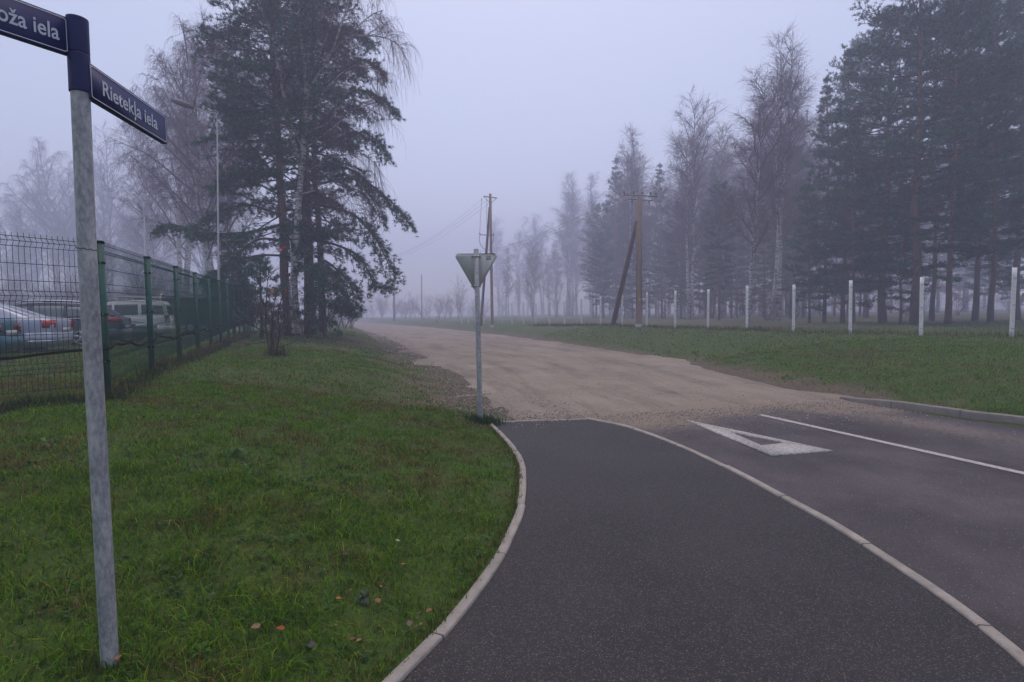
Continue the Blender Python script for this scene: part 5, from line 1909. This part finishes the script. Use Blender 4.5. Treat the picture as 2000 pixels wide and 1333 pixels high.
M['silver'] = car_paint('silver_car_paint', (0.29, 0.32, 0.41))
M['dark_blue'] = car_paint('dark_blue_car_paint', (0.020, 0.022, 0.038))
M['teal'] = car_paint('teal_car_paint', (0.006, 0.085, 0.12))
M['van_white'] = car_paint('white_van_paint', (0.72, 0.71, 0.69))
M['dark_grey_paint'] = car_paint('dark_grey_car_paint', (0.02, 0.024, 0.028))
HEAD = math.atan2(-0.38, -0.92)
RD = np.array([0.92, 0.38, 0])


def park(px, d, L):
    r = onground(px, d)
    c = r - RD * L / 2 * 0.995
    c[2] = (hz(c[0], c[1]) * 2 + r[2]) / 3 - 0.02
    return c


GC = 'cars parked behind the green fence'
sed_top = [(-2.3, 0.86), (-2.2, 0.96), (-1.5, 0.99), (0, 0.94), (1.0, 0.92), (1.6, 0.86), (2.15, 0.70), (2.3, 0.6)]
sed_roof = [(-1.85, 0.97), (-1.05, 1.32), (-0.6, 1.42), (0.0, 1.45), (0.4, 1.40), (1.25, 0.92)]
make_car('silver saloon with red tail lights and tilted rear window behind the mesh fence', 'car', park(121, 15.0, 4.6), HEAD, 4.6, 1.76, sed_top, sed_roof, 0.60, 'silver',
         [((0.05, 0.12), (0.95, 0.12), (0.42, 0.86), (0.05, 0.9)), ((-1.1, 0.14), (-0.05, 0.12), (-0.05, 0.9), (-0.85, 0.82))], (-1.32, 1.38), 0.315, GC, rear_glass=(-1.72, -1.0), front_glass=(0.45, 1.15), tail=(0.55, 0.20, 0.70, 0.91), trim='chrome', glass='pale_glass')
wag_top = [(-2.35, 0.92), (-2.2, 0.98), (0, 0.95), (1.0, 0.93), (1.7, 0.86), (2.2, 0.68), (2.35, 0.58)]
wag_roof = [(-2.22, 0.97), (-1.75, 1.32), (-1.5, 1.42), (-0.6, 1.475), (0.0, 1.48), (0.45, 1.42), (1.3, 0.93)]
wg = make_car('dark blue estate car with silver roof rails and a long red tail light', 'car', park(243, 18.6, 4.7), HEAD, 4.7, 1.78, wag_top, wag_roof, 0.62, 'dark_blue',
              [((0.05, 0.12), (0.98, 0.12), (0.42, 0.86), (0.05, 0.9)), ((-0.85, 0.12), (-0.05, 0.12), (-0.05, 0.9), (-0.85, 0.9)), ((-1.85, 0.2), (-0.95, 0.12), (-0.95, 0.9), (-1.5, 0.85))], (-1.35, 1.42), 0.32, GC, rear_glass=(-2.15, -1.62), front_glass=(0.5, 1.2),
              tail=(0.38, 0.34, 0.80, 0.96), glass='pale_glass', trim=None)
for s in (-1, 1):
    rail = smooth_line(np.array([(-1.55, s * 0.55, 1.44), (-1.2, s * 0.57, 1.50), (-0.5, s * 0.58, 1.535), (0.1, s * 0.58, 1.53), (0.4, s * 0.56, 1.46)]), 20)
    mk('roof_rail', Geo().tube(rail, 0.022, 8), M['chrome'], wg)
    tr_ = smooth_line(np.array([(x, s * (0.89 * 0.94 + 0.012 - 0.02 * max(0, abs(x) - 1)), 0.945) for x in (-1.9, -1.2, 0, 0.9)]), 16)
    mk('window_trim', Geo().tube(tr_, 0.012, 6), M['chrome'], wg)
van_top = [(-2.1, 1.0), (-1.9, 1.06), (0, 1.04), (1.2, 1.0), (1.7, 0.92), (2.05, 0.75), (2.1, 0.65)]
van_roof = [(-2.09, 1.05), (-2.0, 1.55), (-1.9, 1.78), (-1.0, 1.83), (0.2, 1.80), (0.6, 1.70), (1.45, 1.0)]
vn = make_car('white high roof van with dark side windows and a roof rack', 'van', park(334, 27.0, 4.2), HEAD, 4.2, 1.78, van_top, van_roof, 0.72, 'van_white',
              [((0.2, 0.12), (1.1, 0.12), (0.62, 0.8), (0.2, 0.84)), ((-0.85, 0.14), (0.08, 0.14), (0.08, 0.82), (-0.85, 0.82)), ((-1.92, 0.14), (-1.0, 0.14), (-1.0, 0.82), (-1.86, 0.82))], (-1.25, 1.35), 0.31, GC, rear_glass=(-2.085, -1.97), front_glass=(0.65, 1.35),
              tail=(0.66, 0.10, 0.78, 1.08), lampm='amber', name='parked_van')
g_ = Geo()
for x in (-1.55, -0.35, 0.3):
    for s in (-1, 1):
        g_.tube([(x, s * 0.6, 1.80), (x, s * 0.6, 1.98)], 0.03, 6)
    g_.tube([(x, -0.62, 1.97), (x, 0.62, 1.97)], 0.024, 6)
for s in (-1, 1):
    g_.tube([(-1.7, s * 0.6, 2.0), (0.4, s * 0.6, 2.0)], 0.026, 6)
mk('roof_rack', g_, M['white_plastic'], vn)
hat_top = [(-1.9, 0.8), (-1.7, 0.9), (0, 0.88), (0.8, 0.86), (1.5, 0.76), (1.85, 0.62), (1.9, 0.55)]
hat_roof = [(-1.85, 0.85), (-1.5, 1.2), (-1.1, 1.30), (-0.4, 1.32), (0.0, 1.26), (0.75, 0.86)]
hp = onground(297, 22.5)
hc = hp - RD * 1.9
hc[2] = hz(hc[0], hc[1]) - 0.02
make_car('dark car nose with one pale headlight in front of the white van', 'car', hc, HEAD + math.pi, 3.8, 1.66, hat_top, hat_roof, 0.56, 'dark_grey_paint', [((-0.3, 0.12), (0.5, 0.12), (0.05, 0.86), (-0.3, 0.9)), ((-1.3, 0.12), (-0.4, 0.12), (-0.4, 0.9), (-1.1, 0.85))], (-1.1, 1.15), 0.30, GC,
         front_glass=(0.05, 0.7), rear_glass=(-1.8, -1.4), head=(0.38, 0.42, 0.58, 0.74), rear_plate=False)
tl_top = [(-2.1, 0.84), (-2.0, 0.95), (-1.2, 0.97), (0, 0.92), (1.0, 0.90), (1.6, 0.84), (2.0, 0.70), (2.1, 0.6)]
tl_roof = [(-1.7, 0.95), (-1.0, 1.28), (-0.6, 1.36), (0.0, 1.38), (0.4, 1.34), (1.2, 0.9)]
make_car('teal car with only its rear corner and dull red lamp in view at left', 'car', park(12, 12.4, 4.2), HEAD, 4.2, 1.70, tl_top, tl_roof, 0.58, 'teal',
         [((0.05, 0.12), (0.95, 0.12), (0.42, 0.86), (0.05, 0.9)), ((-1.0, 0.14), (-0.05, 0.12), (-0.05, 0.9), (-0.8, 0.82))], (-1.25, 1.3), 0.29, GC, rear_glass=(-1.6, -0.95), front_glass=(0.45, 1.1), tail=(0.3, 0.36, 0.66, 0.86), lampm='amber')

# dark covered trailer with pale curved roof edge
tb = onground(376, 33)
trl = empty('covered_trailer', tb, HEAD)
tag(trl, 'dark covered trailer with pale curved roof edging right of the white van', 'trailer')
arch_ = [(-0.75, 0.55), (0.75, 0.55), (0.75, 2.0)] + [(0.75 * math.cos(a), 2.0 + 0.32 * math.sin(a)) for a in np.linspace(0.1, math.pi - 0.1, 12)] + [(-0.75, 2.0)]
mk('cover', Geo().prism(arch_, np.zeros(3), np.array([0, 1.0, 0]), up_, np.array([1.0, 0, 0]), 3.0), M['dark_grey_paint'], trl)
for x in (-1.52, 1.52):
    pth = [(x, 0.77 * math.cos(a), 2.0 + 0.36 * math.sin(a)) for a in np.linspace(0, math.pi, 16)]
    mk('roof_edge', Geo().tube(pth, 0.05, 6), M['white_plastic'], trl)
mk('chassis', Geo().box((0.3, 0, 0.48), (4.2, 1.2, 0.1)), M['trim_black'], trl)
for s in (-1, 1):
    w_ = mk('wheel', lathe(Geo(), (0, s * 0.82, 0.3), [(-0.09, 0.28), (-0.07, 0.3), (0.07, 0.3), (0.09, 0.28)]), M['tyre'], trl)
    mk('rim', lathe(Geo(), (0, s * 0.92, 0.3), [(-0.01, 0.18), (0.01, 0.17)]), M['rim'], w_)

# ------------------------------------------------------------------ loose stones and fallen leaves
OCT = np.array([[1, 0, 0], [-1, 0, 0], [0, 1, 0], [0, -1, 0], [0, 0, 0.7], [0, 0, -0.7]], float)
OF = np.array([[0, 2, 4], [2, 1, 4], [1, 3, 4], [3, 0, 4], [2, 0, 5], [1, 2, 5], [3, 1, 5], [0, 3, 5]])


def stones(x, y, z, r, cols):
    n = len(x)
    a = RNG.uniform(0, 6.28, n)
    v = OCT[None] * RNG.uniform(0.6, 1.25, (n, 6, 1)) * r[:, None, None]
    ca, sa = np.cos(a)[:, None], np.sin(a)[:, None]
    V = np.stack([v[..., 0] * ca - v[..., 1] * sa, v[..., 0] * sa + v[..., 1] * ca, v[..., 2]], -1) + np.stack([x, y, z + r * 0.3], 1)[:, None]
    F = (OF[None] + (np.arange(n) * 6)[:, None, None]).reshape(-1, 3)
    return V.reshape(-1, 3), [F], np.repeat(cols, 6, 0)


gg = Geo()
SC = np.array([[0.26, 0.22, 0.19], [0.34, 0.31, 0.28], [0.18, 0.15, 0.13], [0.30, 0.22, 0.17], [0.42, 0.40, 0.38]])
# left shoulder
n = 9000
tt = RNG.random(n) ** 2.2 * 24
ti = tt.astype(int)
q = gL[ti] * (1 - (tt - ti)[:, None]) + gL[ti + 1] * (tt - ti)[:, None]
x = q[:, 0] + RNG.normal(-0.15, 0.6, n)
y = q[:, 1] + RNG.normal(0, 0.4, n)
z = np.maximum(height(x, y), 0.0)
gg.add(*stones(x, y, z, RNG.uniform(0.006, 0.016, n) * (0.7 + 0.05 * y), SC[RNG.integers(0, 5, n)] * RNG.uniform(0.6, 1.1, (n, 1))))
# gravel carried on to the asphalt
a_, b_ = Pz(1060, 822), Pz(1690, 786)
n = 5200
t = RNG.random(n)[:, None]
q = a_ * (1 - t) + b_ * t
off = np.abs(RNG.normal(0, 0.8, n)) * np.array([1])
bd = nrm(np.array([(b_ - a_)[1], -(b_ - a_)[0], 0]))
q = q + bd * (off - 0.25)[:, None] + RNG.normal(0, 0.12, (n, 3)) * np.array([1, 1, 0])
pin = sdist(q[:, 0], q[:, 1]) < -0.1
pathd = np.array([np.min(np.linalg.norm(kR[:, :2] - p[:2], axis=1)) for p in q])
pol = np.concatenate([kL, kR])[:, :2]
inp = np.zeros(n, bool)
for s_, e_ in zip(pol, np.roll(pol, -1, 0)):
    c_ = (s_[1] > q[:, 1]) != (e_[1] > q[:, 1])
    if abs(e_[1] - s_[1]) > 1e-9:
        inp ^= c_ & (q[:, 0] < s_[0] + (q[:, 1] - s_[1]) * (e_[0] - s_[0]) / (e_[1] - s_[1]))
q = q[pin & ~inp]
n = len(q)
gg.add(*stones(q[:, 0], q[:, 1], np.full(n, -0.006), RNG.uniform(0.004, 0.012, n), SC[RNG.integers(0, 5, n)] * RNG.uniform(0.6, 1.1, (n, 1))))
# right part, towards the kerb
n = 700
x = np.concatenate([[Pz(px_, py_)[0] for px_, py_ in zip(RNG.uniform(1480, 1760, n), RNG.normal(800, 14, n))]])
y = np.array([Pz(1600, py_)[1] for py_ in RNG.normal(800, 12, n)])
ok_ = sdist(x, y) < -0.05
gg.add(*stones(x[ok_], y[ok_], np.full(ok_.sum(), -0.012), RNG.uniform(0.004, 0.016, ok_.sum()), SC[RNG.integers(0, 5, ok_.sum())]))
# a scatter over the road
n = 130
d_ = RNG.uniform(3, 9.5, n)
x = RNG.uniform(0.0, 1.0, n) * d_
ok_ = (sdist(x, d_) < -0.2)
gg.add(*stones(x[ok_], d_[ok_], np.full(ok_.sum(), -0.012), RNG.uniform(0.003, 0.007, ok_.sum()), SC[RNG.integers(0, 5, ok_.sum())]))
# pebbles strewn on the gravel road
n = 5000
y = np.sqrt(RNG.uniform(9.5 ** 2, 40 ** 2, n))
x = RNG.uniform(-0.25, 0.5, n) * y
ok_ = sdist(x, y) < 0.3
gg.add(*stones(x[ok_], y[ok_], np.full(ok_.sum(), 0.012), RNG.uniform(0.006, 0.014, ok_.sum()) * (0.6 + 0.05 * y[ok_]), SC[RNG.integers(0, 5, ok_.sum())] * 0.85))
tag(mk('loose_gravel', gg, M['stone']), kind='stuff')


def leaf_mesh(L, col):
    s = np.linspace(0, 1, 7)
    w = np.sin(s ** 0.8 * math.pi) * 0.36 * L
    curl = 0.16 * L * np.sin(s * 2.5 + 0.4)
    V = []
    for a, b, c in zip(s, w, curl):
        V += [((a - 0.5) * L, -b, c + 0.08 * L), ((a - 0.5) * L, 0, c), ((a - 0.5) * L, b, c + 0.06 * L)]
    V = np.array(V)
    i = np.arange(21).reshape(7, 3)
    F = np.stack([i[:-1, :-1], i[:-1, 1:], i[1:, 1:], i[1:, :-1]], -1).reshape(-1, 4)
    return Geo().add(V, [F], np.tile(np.array(col) * rnd.uniform(0.8, 1.2), (21, 1)))


LEAVES = [((788, 1120), 'orange_brown', (0.40, 0.17, 0.05), 'orange curled leaf lying alone in mid lawn left of the kerb bend'), ((548, 1252), 'rust', (0.30, 0.075, 0.03), 'rust red leaf on bare soil near the bottom of the lawn'),
          ((1085, 0), None, None, None), ((738, 1192), 'brown', (0.20, 0.09, 0.05), 'brown leaf beside the low silvery weeds near the kerb'), ((662, 1190), 'brown', (0.26, 0.11, 0.05), 'reddish brown leaf in the grass left of the orange leaf'),
          ((800, 1240), 'mauve', (0.13, 0.085, 0.085), 'mauve grey leaf touching two others by the lower kerb'), ((815, 1246), 'mauve', (0.15, 0.08, 0.08), 'purplish leaf resting against the lower kerb edge'), ((838, 1216), 'brown', (0.18, 0.08, 0.05), 'dark brown leaf next to the kerb joint'),
          ((690, 1270), 'brown', (0.17, 0.07, 0.04), 'chestnut leaf near the bottom edge of the lawn'), ((912, 1068), 'tan', (0.34, 0.17, 0.09), 'tan leaf close to the kerb where the lawn narrows'), ((232, 1310), 'pale_brown', (0.24, 0.12, 0.07), 'pale brown leaf at the foot of the street name post'),
          ((95, 884), 'mauve', (0.12, 0.06, 0.08), 'dull purple leaf in the grass left of the street name post'), ((777, 1072), 'cream', (0.45, 0.40, 0.32), 'cream coloured scrap of leaf above the orange curled leaf'), ((610, 1285), 'grey', (0.10, 0.09, 0.10), 'slate grey leaf beside the dandelion clump at the bottom'),
          ((500, 1245), 'tan', (0.32, 0.18, 0.11), 'tan leaf on bare soil left of the rust red leaf'), ((1018, 808), None, None, None)]
for (px, py), nm, c, lb in LEAVES:
    if nm is None:
        continue
    p = G(px, py)
    o = mk('fallen_leaf', leaf_mesh(rnd.uniform(0.032, 0.046), c), M['leaf'])
    o.location = (p[0], p[1], p[2] + 0.05)
    o.rotation_euler = (rnd.uniform(-0.4, 0.4), rnd.uniform(-0.4, 0.4), rnd.uniform(0, 6.28))
    tag(o, lb, 'leaf', 'fallen leaves on the lawn')
# small litter nobody would count
gg = Geo()
n = 2600
y = np.sqrt(RNG.uniform(1.4 ** 2, 12 ** 2, n))
x = RNG.uniform(-1.0, 0.2, n) * y
sd = sdist(x, y)
ok_ = (sd > 0.1) & (vnoise(x, y, 1.2, 61) > 0.45)
x, y, sd = x[ok_], y[ok_], sd[ok_]
LC = np.array([[0.18, 0.08, 0.04], [0.12, 0.06, 0.04], [0.26, 0.14, 0.06], [0.10, 0.07, 0.07], [0.07, 0.04, 0.03]])
gg.add(*leaf_fans(np.stack([x, y, height(x, y, sd) + RNG.uniform(0.02, 0.06, len(x))], 1), 1, RNG.uniform(0.014, 0.034, len(x)), 0.36, LC[RNG.integers(0, 5, len(x))], (-0.3, 0.4)))
tag(mk('leaf_litter', gg, M['leaf']), kind='stuff')
for (px, py, L_, nl2, c, lb) in ((392, 1282, 0.10, 14, (0.055, 0.14, 0.02), 'leafy yellow green dandelion clump at the foot of the street name post'), (452, 893, 0.20, 10, (0.035, 0.10, 0.025), 'long leaved green rosette in the middle of the lawn'),
                                 (165, 800, 0.16, 9, (0.04, 0.11, 0.02), 'broad leaved weed below the green fence at left'), (95, 868, 0.16, 8, (0.06, 0.12, 0.03), 'upright pale weed left of the street name post'), (566, 1062, 0.10, 10, (0.04, 0.10, 0.02), 'small leafy weed between post and kerb'),
                                 (716, 692, 0.28, 12, (0.06, 0.11, 0.07), 'greyish leafy weed near the gravel edge'), (400, 1175, 0.09, 9, (0.07, 0.10, 0.07), 'silvery leaved weed in mid lawn'), (715, 1170, 0.09, 12, (0.06, 0.085, 0.06), 'feathery grey weed near the kerb bend')):
    p = G(px, py)
    o = mk('weed_plant', Geo().add(*leaf_fans(np.array([[0, 0, 0.01]]), nl2, np.array([L_ * 0.75]), 0.17, np.array([c]), (0.15, 0.7), 0.6)), M['leaf'])
    o.location = p
    tag(o, lb, 'weed', 'leafy weeds in the lawn')

# ------------------------------------------------------------------ air, sky and light
hzb = Geo().box((0, 205, 26.5), (560, 480, 66))
m, nt, b = newmat('fog_air')
nt.nodes.remove(b)
vol = nd(nt, 'ShaderNodeVolumePrincipled')
vol.inputs['Density'].default_value = 0.0060
vol.inputs['Density Attribute'].default_value = ''
vol.inputs['Color'].default_value = (0.72, 0.765, 1.0, 1)
vol.inputs['Anisotropy'].default_value = 0.25
nt.links.new(vol.outputs[0], nt.nodes['Material Output'].inputs['Volume'])
fog = mk('haze', hzb, m)
tag(fog, kind='stuff')
fog.display_type = 'WIRE'

SUN_EL, SUN_AZ = math.radians(75), math.radians(0)
w = bpy.data.worlds.new('World')
scene.world = w
w.use_nodes = True
nt = w.node_tree
bg = nt.nodes['Background']
sky = nd(nt, 'ShaderNodeTexSky', sky_type='NISHITA')
sky.sun_disc = False
sky.sun_elevation = SUN_EL
sky.sun_rotation = SUN_AZ
sky.air_density = 1.0
sky.dust_density = 2.5
sky.ozone_density = 1.0
t = mixc(nt, 1.0, sky.outputs[0], (1.20, 1.035, 0.91), 'MULTIPLY')
nt.links.new(t, bg.inputs['Color'])
bg.inputs['Strength'].default_value = 0.11
ld = bpy.data.lights.new('sun', 'SUN')
ld.energy = 0.5
ld.angle = math.radians(40)
ld.color = (1.0, 0.96, 0.92)
lo = bpy.data.objects.new('sun', ld)
COL.objects.link(lo)
sv = Vector((math.sin(SUN_AZ) * math.cos(SUN_EL), math.cos(SUN_AZ) * math.cos(SUN_EL), math.sin(SUN_EL)))
lo.rotation_euler = sv.to_track_quat('Z', 'Y').to_euler()
lo.location = (0, -5, 30)

vs = scene.view_settings
vs.view_transform = 'Standard'
vs.look = 'None'
vs.exposure = 1.1
vs.gamma = 1.0
c = scene.cycles
c.max_bounces = 6
c.diffuse_bounces = 3
c.glossy_bounces = 2
c.transmission_bounces = 2
c.volume_bounces = 2
c.transparent_max_bounces = 4
c.use_denoising = True
